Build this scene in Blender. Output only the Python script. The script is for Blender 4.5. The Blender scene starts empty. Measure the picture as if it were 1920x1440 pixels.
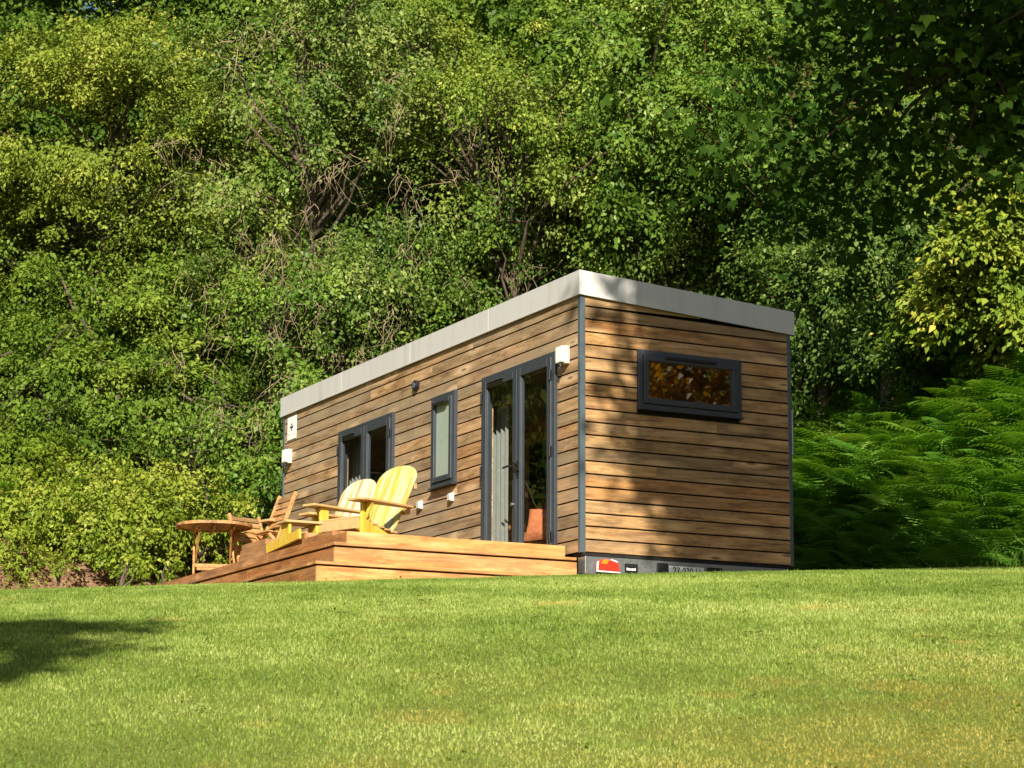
import bpy, bmesh, math, random
import numpy as np
from mathutils import Vector, Matrix, Euler

sc = bpy.context.scene
COL = sc.collection
R = math.radians
rng = np.random.default_rng(7)
random.seed(7)

# ------------------------------------------------------------------ frame of the place
CAM = np.array([19.895, -11.043, -2.726])
FW = np.array([-0.8886, 0.4590])      # horizontal direction the photographer faces
RT = np.array([0.4590, 0.8886])       # horizontal direction to the photographer's right
SUN = np.array([0.78, -0.39, 0.49]); SUN = SUN / np.linalg.norm(SUN)

def at(u, v, z=0.0):
    return np.array([CAM[0] + FW[0]*u + RT[0]*v, CAM[1] + FW[1]*u + RT[1]*v, z])

def uv_of(x, y):
    dx = np.asarray(x, float) - CAM[0]; dy = np.asarray(y, float) - CAM[1]
    return dx*FW[0] + dy*FW[1], dx*RT[0] + dy*RT[1]

def bank_d(x, y):
    a = np.asarray(y, float) - 3.5
    b = -np.asarray(x, float) - 9.7 + 0.12*np.minimum(np.asarray(y, float) + 3, 0)
    k = 0.8
    return np.maximum(a, b) + k*np.log1p(np.exp(-np.abs(a-b)/k)) - 0.1

def lump(x, y, s, seed):
    g = np.random.default_rng(seed)
    t = 0
    for i in range(7):
        an = g.uniform(0, 6.283); f = g.uniform(.5, 1.8)/s
        t = t + np.sin((x*np.cos(an) + y*np.sin(an))*f*6.283/2 + g.uniform(0, 6.283))
    return t/7

def ground_z(x, y):
    x = np.asarray(x, float); y = np.asarray(y, float)
    u, v = uv_of(x, y)
    d = 18.0 - u
    near = -0.68 - 0.1137*d - 0.00954*d*d
    lo = -2.476 - 0.206*(9.0 - u)
    z = np.where(u < 9.0, lo, near)
    e = np.maximum(u - 18.0, 0)
    far = -0.68 + 0.1137*e - 0.0125*e*e
    far = np.where(e > 4.55, -0.68 + 0.1137*4.55 - 0.0125*4.55**2, far)
    z = np.where(u > 18.0, far, z)
    z = z - 0.115 + 0.0275*np.clip(v, -9, 7) + 0.030*lump(x, y, 2.6, 3) + 0.010*lump(x, y, .8, 4)
    sx = np.clip((-8.2 - x)/2.2, 0, 1); z = z + 0.62*sx*sx*(3-2*sx)*np.clip((4.0-y)/2.0, 0, 1)
    dd = bank_d(x, y)
    p = np.maximum(dd, 0)
    hill = np.where(p < 1.6, 0.50*p*p*(1.0/1.6)+0.15*p, 0.80 + .24 + (p-1.6)*0.78)
    hill = np.where(p > 16, 0.80 + .24 + 14.4*0.78 + (p-16)*0.35, hill)
    bump = 0.10*lump(x, y, 1.6, 11)*np.clip(p/2, 0, 1) + 0.45*lump(x, y, 6, 12)*np.clip((p-1)/5, 0, 1)
    return z + hill + bump

# ------------------------------------------------------------------ mesh helper
class MB:
    def __init__(s):
        s.v = []; s.f = []; s.m = []; s.cm = 0
    def mat(s, i):
        s.cm = i; return s
    def add(s, vs, fs):
        n = len(s.v)
        s.v += [tuple(map(float, q)) for q in vs]
        s.f += [tuple(i+n for i in f) for f in fs]
        s.m += [s.cm]*len(fs)
        return s
    def box(s, a, b, M=None):
        (x0, y0, z0), (x1, y1, z1) = a, b
        x0, x1 = min(x0, x1), max(x0, x1); y0, y1 = min(y0, y1), max(y0, y1); z0, z1 = min(z0, z1), max(z0, z1)
        vs = [(x0,y0,z0),(x1,y0,z0),(x1,y1,z0),(x0,y1,z0),(x0,y0,z1),(x1,y0,z1),(x1,y1,z1),(x0,y1,z1)]
        if M is not None: vs = [tuple(M @ Vector(q)) for q in vs]
        return s.add(vs, [(3,2,1,0),(4,5,6,7),(0,1,5,4),(1,2,6,5),(2,3,7,6),(3,0,4,7)])
    def bar(s, p, q, w, h, up=(0,0,1)):
        # a board from p to q, width w across, height h along 'up'
        p = Vector(p); q = Vector(q); d = (q-p); L = d.length; d.normalize()
        up = Vector(up); x = d.cross(up)
        if x.length < 1e-4: x = d.cross(Vector((0,1,0)))
        x.normalize(); z = x.cross(d)
        M = Matrix((x, d, z)).transposed().to_4x4(); M.translation = p
        return s.box((-w/2, 0, -h/2), (w/2, L, h/2), M)
    def prism(s, poly, t, M):
        # polygon in local xz, thickness t along local y
        n = len(poly)
        vs = [M @ Vector((x, -t/2, z)) for x, z in poly] + [M @ Vector((x, t/2, z)) for x, z in poly]
        fs = [tuple(range(n)), tuple(range(2*n-1, n-1, -1))]
        fs += [((i+1) % n, i, i+n, (i+1) % n + n) for i in range(n)]
        return s.add(vs, fs)
    def tube(s, pts, rad, k=6, cap=True):
        pts = [Vector(p) for p in pts]; n = len(pts)
        if not hasattr(rad, '__len__'): rad = [rad]*n
        vs = []; ref = None
        for i in range(n):
            d = (pts[min(i+1, n-1)] - pts[max(i-1, 0)])
            if d.length < 1e-9: d = Vector((0,0,1))
            d.normalize()
            if ref is None: ref = Vector((1,0,0)) if abs(d.x) < .9 else Vector((0,1,0))
            a = d.cross(ref).normalized(); ref = a.cross(d); b = ref.normalized()
            for j in range(k):
                t = 2*math.pi*j/k
                vs.append(pts[i] + (a*math.cos(t) + b*math.sin(t))*rad[i])
        fs = [(i*k+j, i*k+(j+1) % k, (i+1)*k+(j+1) % k, (i+1)*k+j) for i in range(n-1) for j in range(k)]
        if cap: fs += [tuple(range(k-1, -1, -1)), tuple((n-1)*k+j for j in range(k))]
        return s.add(vs, fs)
    def cyl(s, c, r, h, axis='z', k=20):
        c = Vector(c); d = {'x': Vector((1,0,0)), 'y': Vector((0,1,0)), 'z': Vector((0,0,1))}[axis]
        return s.tube([c-d*h/2, c+d*h/2], r, k)
    def build(s, name, mats, parent=None, bevel=0, smooth=False, local=False, seg=1):
        me = bpy.data.meshes.new(name)
        vs = s.v
        if parent is not None and not local:
            W = world_of(parent).inverted()
            vs = [tuple(W @ Vector(q)) for q in vs]
        me.from_pydata(vs, [], s.f)
        if not isinstance(mats, (list, tuple)): mats = [mats]
        for m in mats: me.materials.append(m)
        if any(s.m): me.polygons.foreach_set('material_index', s.m)
        if smooth:
            me.polygons.foreach_set('use_smooth', [True]*len(me.polygons))
        me.update()
        o = bpy.data.objects.new(name, me); COL.objects.link(o)
        if parent is not None: o.parent = parent
        if bevel:
            b = o.modifiers.new('bevel', 'BEVEL'); b.width = bevel; b.segments = seg; b.limit_method = 'ANGLE'; b.angle_limit = R(40)
        return o

def world_of(o):
    M = o.matrix_basis.copy()
    while o.parent is not None:
        o = o.parent; M = o.matrix_basis @ M
    return M

def tag(o, label=None, cat=None, group=None, kind=None):
    if label: o['label'] = label
    if cat: o['category'] = cat
    if group: o['group'] = group
    if kind: o['kind'] = kind
    return o

def thing(name, label, cat, loc=(0,0,0), rz=0.0, group=None):
    o = bpy.data.objects.new(name, None); COL.objects.link(o)
    o.location = Vector([float(c) for c in loc]); o.rotation_euler = (0, 0, rz); o.empty_display_size = .2
    return tag(o, label, cat, group)

def quads_object(name, V, mats, parent=None, tone=None, k=4, extra=None, fmat=None):
    """V: (n*k,3) array, each k vertices one face"""
    V = np.asarray(V, np.float32)
    if parent is not None:
        W = np.array(world_of(parent).inverted())
        V = (V @ W[:3,:3].T + W[:3,3]).astype(np.float32)
    n = len(V)//k
    me = bpy.data.meshes.new(name)
    me.vertices.add(len(V)); me.vertices.foreach_set('co', V.ravel())
    me.loops.add(n*k); me.loops.foreach_set('vertex_index', np.arange(n*k, dtype=np.int32))
    me.polygons.add(n); me.polygons.foreach_set('loop_start', np.arange(0, n*k, k, dtype=np.int32))
    if not isinstance(mats, (list, tuple)): mats = [mats]
    for m in mats: me.materials.append(m)
    if fmat is not None: me.polygons.foreach_set('material_index', np.asarray(fmat, np.int32))
    if tone is not None:
        at_ = me.attributes.new('tone', 'FLOAT', 'POINT'); at_.data.foreach_set('value', np.repeat(np.asarray(tone, np.float32), k))
    me.update(calc_edges=True)
    o = bpy.data.objects.new(name, me); COL.objects.link(o)
    if parent is not None: o.parent = parent
    return o

# ------------------------------------------------------------------ materials
class NT:
    def __init__(s, name):
        s.m = bpy.data.materials.new(name); s.m.use_nodes = True
        s.t = s.m.node_tree; s.t.nodes.clear()
        s.out = s.t.nodes.new('ShaderNodeOutputMaterial')
    def n(s, typ, ins=None, **props):
        nd = s.t.nodes.new('ShaderNode'+typ)
        for k, v in props.items(): setattr(nd, k, v)
        for k, v in (ins or {}).items(): s.set(nd, k, v)
        return nd
    def set(s, nd, k, v):
        i = nd.inputs[k]
        if isinstance(v, bpy.types.NodeSocket): s.t.links.new(v, i)
        elif isinstance(v, bpy.types.Node): s.t.links.new(v.outputs[0], i)
        else:
            if isinstance(v, tuple) and len(v) == 3 and i.type == 'RGBA': v = v+(1,)
            i.default_value = v
    def math(s, op, a, b=0.0, c=None, clamp=False):
        nd = s.n('Math', {0: a, 1: b}, operation=op, use_clamp=clamp)
        if c is not None: s.set(nd, 2, c)
        return nd.outputs[0]
    def mix(s, f, a, b, blend='MIX'):
        nd = s.t.nodes.new('ShaderNodeMix'); nd.data_type = 'RGBA'; nd.blend_type = blend
        s.set(nd, 0, f); s.set(nd, 6, a); s.set(nd, 7, b)
        return nd.outputs[2]
    def ramp(s, f, stops, interp='LINEAR'):
        nd = s.n('ValToRGB', {0: f}); cr = nd.color_ramp; cr.interpolation = interp
        while len(cr.elements) < len(stops): cr.elements.new(.5)
        for e, (p, c) in zip(cr.elements, stops):
            e.position = p; e.color = c+(1,) if len(c) == 3 else c
        return nd.outputs[0]
    def noise(s, vec, scale, detail=4, rough=.55, w=None):
        nd = s.n('TexNoise', {'Scale': scale, 'Detail': detail, 'Roughness': rough})
        if vec is not None: s.set(nd, 'Vector', vec)
        return nd.outputs[0]
    def mapping(s, vec, scale, loc=None):
        nd = s.n('Mapping', {'Vector': vec, 'Scale': scale})
        if loc is not None: s.set(nd, 'Location', loc)
        return nd.outputs[0]
    def attr(s, name):
        return s.n('Attribute', attribute_name=name).outputs['Fac']
    def done(s, shader):
        s.t.links.new(shader.outputs[0] if isinstance(shader, bpy.types.Node) else shader, s.out.inputs[0])
        return s.m

def paint(name, col, rough=.5, metal=0.0, var=.08, spec=.4, scale=12):
    t = NT(name); geo = t.n('NewGeometry')
    nz = t.noise(geo.outputs['Position'], scale, 5, .6)
    dk = tuple(c*(1-var*2) for c in col); lt = tuple(min(1, c*(1+var)) for c in col)
    c = t.ramp(nz, [(.25, dk), (.75, lt)])
    rr = t.math('MULTIPLY_ADD', nz, .25, rough-.12)
    b = t.n('BsdfPrincipled', {'Base Color': c, 'Roughness': rr, 'Metallic': metal, 'Specular IOR Level': spec})
    return t.done(b)

def wood(name, axis, dark, mid, light, grey=None, greyness=.35, scale=1.0, knots=True, rough=.62, islands=True, bump=.25):
    t = NT(name); geo = t.n('NewGeometry')
    isl = geo.outputs['Random Per Island']
    sv = {'x': (.75, 9, 9), 'y': (9, .75, 9), 'z': (9, 9, .75)}[axis]
    sv = tuple(q*scale for q in sv)
    off = t.n('CombineXYZ', {0: t.math('MULTIPLY', isl, 37.0), 1: t.math('MULTIPLY', isl, 91.0), 2: t.math('MULTIPLY', isl, 53.0)})
    p0 = t.n('TexCoord').outputs['Object']
    p = t.n('VectorMath', {0: t.mapping(p0, sv), 1: off}, operation='ADD').outputs[0]
    warp = t.noise(p, .8, 3)
    p2 = t.n('VectorMath', {0: p, 1: t.n('CombineXYZ', {0: warp, 1: warp, 2: warp})}, operation='ADD').outputs[0]
    g1 = t.noise(p2, 2.2, 7, .68)
    g2 = t.noise(p2, 9.0, 4, .7)
    g = t.math('ADD', t.math('MULTIPLY', g1, .72), t.math('MULTIPLY', g2, .28))
    c = t.ramp(g, [(.39, dark), (.5, mid), (.61, light)])
    # darker stain blotches soaked in along the grain
    st = t.noise(t.mapping(p0, {'x': (2.6, 7, 7), 'y': (7, 2.6, 7), 'z': (7, 7, 2.6)}[axis]), 1.0*scale, 5, .7)
    c = t.mix(1.0, c, t.ramp(st, [(.34, (.60, .56, .52)), (.50, (1, 1, 1)), (.70, (1.16, 1.14, 1.08))]), 'MULTIPLY')
    # every board its own tint
    tint = t.ramp(isl, [(0, (.58, .57, .56)), (.25, (.88, .90, .92)), (.55, (1.04, 1.0, .95)), (.8, (1.22, 1.14, 1.02)), (1, (.92, .74, .58))])
    c = t.mix(1.0, c, tint, 'MULTIPLY')
    if grey is not None:
        big = t.noise(t.mapping(p0, tuple(q*.45 for q in sv)), 1.3, 4, .6)
        f = t.math('MULTIPLY', t.ramp(big, [(.42, (0,0,0)), (.62, (1,1,1))]), greyness)
        c = t.mix(f, c, grey)
    if knots:
        kv = {'x': (2.2, 9, 9), 'y': (9, 2.2, 9), 'z': (9, 9, 2.2)}[axis]
        pk = t.n('VectorMath', {0: t.mapping(p0, tuple(q*.62*scale for q in kv)), 1: off}, operation='ADD').outputs[0]
        vo = t.n('TexVoronoi', {'Vector': pk, 'Scale': 1.0, 'Randomness': 1.0}, feature='F1')
        kd = vo.outputs['Distance']
        pick = t.math('GREATER_THAN', t.n('SeparateColor', {0: vo.outputs['Color']}).outputs[0], .5)
        ring = t.math('MULTIPLY', t.ramp(kd, [(.10, (1,1,1)), (.36, (0,0,0))]), pick)
        core = t.math('MULTIPLY', t.ramp(kd, [(.05, (1,1,1)), (.12, (0,0,0))]), pick)
        c = t.mix(t.math('MULTIPLY', ring, .7), c, tuple(min(1, q*1.5) for q in light))
        c = t.mix(t.math('MULTIPLY', core, .8), c, tuple(q*.45 for q in dark))
    bp = t.n('Bump', {'Height': g, 'Strength': bump, 'Distance': .004})
    b = t.n('BsdfPrincipled', {'Base Color': c, 'Roughness': rough, 'Specular IOR Level': .3, 'Normal': bp})
    return t.done(b)

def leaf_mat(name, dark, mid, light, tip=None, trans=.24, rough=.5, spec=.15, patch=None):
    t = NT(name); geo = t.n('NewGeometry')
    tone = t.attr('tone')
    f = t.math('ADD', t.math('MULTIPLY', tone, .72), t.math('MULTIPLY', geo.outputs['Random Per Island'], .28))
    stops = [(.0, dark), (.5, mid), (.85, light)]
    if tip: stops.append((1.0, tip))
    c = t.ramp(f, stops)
    if patch:
        pn = t.noise(t.n('TexCoord').outputs['Object'], patch[1], 2, .5)
        c = t.mix(t.ramp(pn, [(.5, (0,0,0)), (.66, (1,1,1))]), c, patch[0])
    d = t.n('BsdfPrincipled', {'Base Color': c, 'Roughness': rough, 'Specular IOR Level': spec})
    tc = t.mix(1.0, c, (1.25, 1.15, .45), 'MULTIPLY')
    tr = t.n('BsdfTranslucent', {'Color': tc})
    return t.done(t.n('MixShader', {0: trans, 1: d, 2: tr}))

def bark_mat(name, dark, light, moss=None):
    t = NT(name); p = t.n('TexCoord').outputs['Object']
    g = t.noise(t.mapping(p, (8, 8, 2)), 2.0, 6, .7)
    c = t.ramp(g, [(.3, dark), (.7, light)])
    if moss:
        f = t.ramp(t.noise(p, 1.2, 4), [(.48, (0,0,0)), (.6, (1,1,1))])
        c = t.mix(f, c, moss)
    bp = t.n('Bump', {'Height': g, 'Strength': .6, 'Distance': .03})
    return t.done(t.n('BsdfPrincipled', {'Base Color': c, 'Roughness': .9, 'Specular IOR Level': .1, 'Normal': bp}))

def glass_mat(name, tint=(.92, .95, .93), refl=1.0):
    t = NT(name)
    geo = t.n('NewGeometry')
    cs = t.math('ABSOLUTE', t.n('VectorMath', {0: geo.outputs['Normal'], 1: geo.outputs['Incoming']}, operation='DOT_PRODUCT').outputs['Value'])
    sch = t.math('MULTIPLY_ADD', t.math('POWER', t.math('SUBTRACT', 1.0, cs, clamp=True), 5.0), .92, .08)
    f = t.math('MULTIPLY', sch, refl, clamp=True)
    tr = t.n('BsdfTransparent', {'Color': tint})
    gl = t.n('BsdfGlossy', {'Color': (1, 1, 1), 'Roughness': .01})
    return t.done(t.n('MixShader', {0: f, 1: tr, 2: gl}))

M = {}
M['clad_x'] = wood('stained_cladding_front', 'x', (.185, .115, .058), (.325, .215, .115), (.45, .325, .195), grey=(.30, .24, .16), greyness=.65)
M['clad_y'] = wood('stained_cladding_end', 'y', (.180, .095, .038), (.365, .222, .092), (.51, .33, .155), grey=(.29, .215, .135), greyness=.4)
M['deck_x'] = wood('deck_boards_long', 'x', (.20, .092, .036), (.31, .160, .066), (.41, .235, .11), grey=(.27, .175, .10), greyness=.5, knots=True)
M['deck_y'] = wood('deck_boards_end', 'y', (.30, .150, .058), (.47, .250, .095), (.58, .345, .155), grey=(.36, .24, .13), greyness=.35, rough=.55)
M['teak_x'] = wood('oiled_slats', 'x', (.27, .145, .06), (.42, .245, .105), (.52, .335, .165), scale=2.2, knots=False)
M['inner_x'] = wood('pine_lining', 'x', (.36, .22, .10), (.46, .30, .15), (.55, .38, .21), knots=True)
def fascia_mat():
    t = NT('pale_grey_fascia'); p = t.n('TexCoord').outputs['Object']
    s1 = t.noise(t.mapping(p, (5, 5, .5)), 1.6, 5, .65); s2 = t.noise(p, 1.2, 3)
    c = t.ramp(s1, [(.28, (.42, .42, .40)), (.45, (.50, .50, .485)), (.75, (.53, .53, .52))])
    c = t.mix(t.math('MULTIPLY', s2, .25), c, (.47, .47, .45))
    return t.done(t.n('BsdfPrincipled', {'Base Color': c, 'Roughness': t.math('MULTIPLY_ADD', s2, .3, .28), 'Specular IOR Level': .45}))
M['fascia'] = fascia_mat()
M['steel'] = paint('anthracite_trim', (.075, .10, .115), .38, 0, .05, .5, 9)
M['frame'] = paint('anthracite_frame', (.038, .047, .058), .33, 0, .04, .5, 6)
M['black'] = paint('black_fittings', (.012, .012, .014), .4, 0, .1, .4)
M['galv'] = paint('galvanised_steel', (.30, .32, .32), .38, .75, .12, .5, 30)
M['white'] = paint('white_plastic', (.82, .82, .80), .35, 0, .02, .4)
M['lampgrey'] = paint('lamp_body_grey', (.50, .49, .44), .45, 0, .03, .4)
M['inner_white'] = paint('inner_ceiling', (.55, .52, .46), .8, 0, .03, .2)
M['dark'] = paint('dark_void', (.02, .018, .015), .8, 0, .2, .2)
M['floor'] = paint('dark_inner_floor', (.16, .10, .06), .5, 0, .15, .3)
M['glass'] = glass_mat('window_glass', refl=.42)
M['mirror_glass'] = glass_mat('reflecting_glass', (.45, .47, .45), 2.6)
M['frosted'] = paint('frosted_pane', (.30, .37, .31), .28, 0, .03, .6, 2)
M['membrane'] = paint('roof_membrane', (.10, .10, .10), .8)

def curtain_mat():
    t = NT('grey_curtain_cloth'); p = t.n('TexCoord').outputs['Object']
    c = t.ramp(t.noise(t.mapping(p, (20, 20, 6)), 6, 5, .7), [(.3, (.20, .215, .21)), (.7, (.31, .32, .31))])
    d = t.n('BsdfDiffuse', {'Color': c}); tr = t.n('BsdfTranslucent', {'Color': c})
    return t.done(t.n('MixShader', {0: .25, 1: d, 2: tr}))
M['curtain'] = curtain_mat()
M['cushion'] = paint('terracotta_cloth', (.52, .17, .08), .9, 0, .22, .1, 40)
M['shell'] = paint('tan_leather', (.32, .17, .055), .5, 0, .15, .4, 5)
M['red'] = paint('red_lens', (.72, .035, .02), .15, 0, .05, .6)
M['orange'] = paint('amber_lens', (.85, .22, .02), .15, 0, .05, .6)
M['ink'] = paint('black_ink', (.01, .01, .012), .6, 0, .05, .2)
M['plate_white'] = paint('number_plate_white', (.75, .76, .74), .4, 0, .02, .4)

def chair_paint(name, cols, axis_scale):
    t = NT(name); geo = t.n('NewGeometry'); isl = geo.outputs['Random Per Island']
    p0 = t.n('TexCoord').outputs['Object']
    off = t.n('CombineXYZ', {0: t.math('MULTIPLY', isl, 17.0), 1: t.math('MULTIPLY', isl, 31.0), 2: t.math('MULTIPLY', isl, 9.0)})
    p = t.n('VectorMath', {0: t.mapping(p0, axis_scale), 1: off}, operation='ADD').outputs[0]
    g = t.math('ADD', t.math('MULTIPLY', t.noise(p, 1.6, 6, .65), .75), t.math('MULTIPLY', isl, .25))
    st = [(.33 + .32*i/(len(cols)-1), c) for i, c in enumerate(cols)]
    c = t.ramp(g, st)
    fine = t.noise(p, 14, 4, .7)
    c = t.mix(t.math('MULTIPLY', t.ramp(fine, [(.5, (0,0,0)), (.75, (1,1,1))]), .35), c, (.42, .33, .18))
    b = t.n('BsdfPrincipled', {'Base Color': c, 'Roughness': .6, 'Specular IOR Level': .3})
    return t.done(b)
SLY = (9, 1.0, 1.0)
M['back_green'] = chair_paint('worn_lime_paint', [(.42, .34, .06), (.42, .43, .17), (.46, .45, .32), (.38, .42, .14), (.48, .36, .05)], SLY)
M['back_white'] = chair_paint('worn_white_paint', [(.52, .36, .14), (.55, .50, .36), (.58, .55, .47), (.52, .50, .33), (.50, .30, .11)], SLY)
M['yellow'] = chair_paint('worn_yellow_paint', [(.55, .32, .05), (.62, .42, .04), (.58, .46, .06), (.60, .36, .04)], (6, 6, 2))
M['arm'] = chair_paint('worn_orange_boards', [(.42, .23, .09), (.52, .31, .12), (.50, .35, .16)], (8, 2, 8))

M['bark'] = bark_mat('grey_brown_bark', (.045, .033, .024), (.17, .135, .10), moss=(.06, .065, .025))
M['bark_red'] = bark_mat('reddish_bark', (.035, .020, .012), (.14, .075, .038), moss=(.035, .045, .014))
M['twig'] = bark_mat('dry_twig', (.20, .15, .09), (.36, .29, .18))
M['leaf_beech'] = leaf_mat('beech_leaves', (.052, .100, .008), (.165, .225, .024), (.315, .350, .055), (.45, .45, .11))
M['leaf_horn'] = leaf_mat('hornbeam_leaves', (.030, .078, .008), (.122, .200, .020), (.262, .325, .048), (.42, .43, .10))
M['leaf_ivy'] = leaf_mat('ivy_leaves', (.021, .062, .009), (.096, .172, .024), (.245, .305, .066), (.41, .43, .16), trans=.25, rough=.45, spec=.22)
M['leaf_holly'] = leaf_mat('glossy_leaves', (.023, .077, .009), (.104, .198, .021), (.238, .325, .050), (.40, .46, .12), trans=.28, rough=.45, spec=.22)
M['leaf_chest'] = leaf_mat('chestnut_leaves', (.050, .110, .009), (.140, .220, .020), (.300, .350, .045), (.48, .42, .07))
M['leaf_dark'] = leaf_mat('shaded_oak_leaves', (.012, .036, .004), (.024, .060, .007), (.045, .090, .011), trans=.25, spec=.06, rough=.65)  # leaf colour darkened so the hanging branch looks shaded
M['leaf_shade_fill'] = leaf_mat('shade_fill_leaves', (.006, .018, .004), (.016, .042, .008), (.038, .080, .014), (.08, .13, .03), trans=.15)  # near-black leaf colour that carries the shade of the wood's hollows
M['leaf_shrub'] = leaf_mat('bramble_leaves', (.065, .130, .010), (.170, .240, .020), (.290, .335, .045), (.42, .42, .09))
M['leaf_copper'] = leaf_mat('copper_leaves', (.10, .03, .012), (.30, .14, .012), (.42, .26, .02), trans=.5)
M['fern'] = leaf_mat('bracken_fronds', (.045, .150, .016), (.115, .275, .030), (.220, .390, .055), (.38, .46, .12), trans=.4, rough=.55)
M['deadleaf'] = leaf_mat('dead_leaves', (.10, .05, .025), (.24, .13, .07), (.40, .26, .15), trans=.2, rough=.8, spec=.1)

def grass_mat(name):
    t = NT(name); geo = t.n('NewGeometry'); p = geo.outputs['Position']
    isl = geo.outputs['Random Per Island']; tone = t.attr('tone')
    dry = t.attr('dry')
    f = t.math('ADD', t.math('MULTIPLY', isl, .55), t.math('MULTIPLY', tone, .45))
    green = t.ramp(f, [(.05, (.060, .110, .012)), (.42, (.175, .270, .036)), (.75, (.315, .415, .085)), (1, (.54, .57, .21))])
    straw = t.ramp(f, [(.05, (.16, .13, .02)), (.45, (.40, .33, .055)), (1, (.68, .56, .20))])
    c = t.mix(dry, green, straw)
    d = t.n('BsdfPrincipled', {'Base Color': c, 'Roughness': .5, 'Specular IOR Level': .3})
    tr = t.n('BsdfTranslucent', {'Color': t.mix(1.0, c, (1.2, 1.15, .5), 'MULTIPLY')})
    return t.done(t.n('MixShader', {0: .35, 1: d, 2: tr}))
M['grass'] = grass_mat('lawn_blades')

def ground_mat():
    t = NT('ground_cover'); geo = t.n('NewGeometry'); p = geo.outputs['Position']
    bank = t.attr('bank')
    n1 = t.noise(p, 5, 6, .65); n2 = t.noise(p, 60, 4, .7)
    lawn = t.ramp(n2, [(.3, (.085, .115, .020)), (.7, (.22, .25, .055))])
    litter = t.ramp(t.math('ADD', t.math('MULTIPLY', n1, .5), t.math('MULTIPLY', n2, .5)), [(.32, (.06, .032, .018)), (.5, (.22, .13, .075)), (.68, (.40, .27, .16))])
    floor = t.ramp(n1, [(.3, (.010, .010, .005)), (.7, (.030, .028, .012))])  # woodland floor near-black, so gaps between crowns look deeply shaded
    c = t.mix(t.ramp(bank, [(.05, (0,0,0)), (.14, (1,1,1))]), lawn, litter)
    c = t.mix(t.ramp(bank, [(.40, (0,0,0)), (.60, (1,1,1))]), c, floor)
    bp = t.n('Bump', {'Height': t.math('ADD', n1, n2), 'Strength': .7, 'Distance': .03})
    return t.done(t.n('BsdfPrincipled', {'Base Color': c, 'Roughness': .95, 'Specular IOR Level': .05, 'Normal': bp}))
M['ground'] = ground_mat()

# ------------------------------------------------------------------ ground
def build_ground():
    us = np.concatenate([np.arange(-14, 6, 1.0), np.arange(6, 24, .3), np.arange(24, 42, .4), np.arange(42, 90, 1.5), [100, 130, 180, 260]])
    vs = np.concatenate([[-160, -100, -60, -45], np.arange(-34, -10, 1.2), np.arange(-10, 10, .35), np.arange(10, 36, 1.2), [45, 60, 100, 160]])
    U, V = np.meshgrid(us, vs, indexing='ij')
    X = CAM[0] + FW[0]*U + RT[0]*V; Y = CAM[1] + FW[1]*U + RT[1]*V
    Z = ground_z(X, Y)
    n, m = U.shape
    P = np.stack([X, Y, Z], -1).reshape(-1, 3)
    idx = np.arange(n*m).reshape(n, m)
    F = np.stack([idx[:-1,:-1], idx[:-1,1:], idx[1:,1:], idx[1:,:-1]], -1).reshape(-1, 4)
    me = bpy.data.meshes.new('ground'); me.from_pydata(P.tolist(), [], F.tolist())
    me.materials.append(M['ground'])
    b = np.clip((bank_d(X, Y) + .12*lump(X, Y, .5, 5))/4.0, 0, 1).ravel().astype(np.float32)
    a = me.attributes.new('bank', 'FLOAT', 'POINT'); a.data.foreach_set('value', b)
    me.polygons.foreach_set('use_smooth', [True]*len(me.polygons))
    me.update()
    if me.polygons[0].normal.z < 0: me.flip_normals()
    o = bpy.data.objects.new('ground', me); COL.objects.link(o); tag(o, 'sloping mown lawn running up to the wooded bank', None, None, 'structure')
build_ground()

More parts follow.
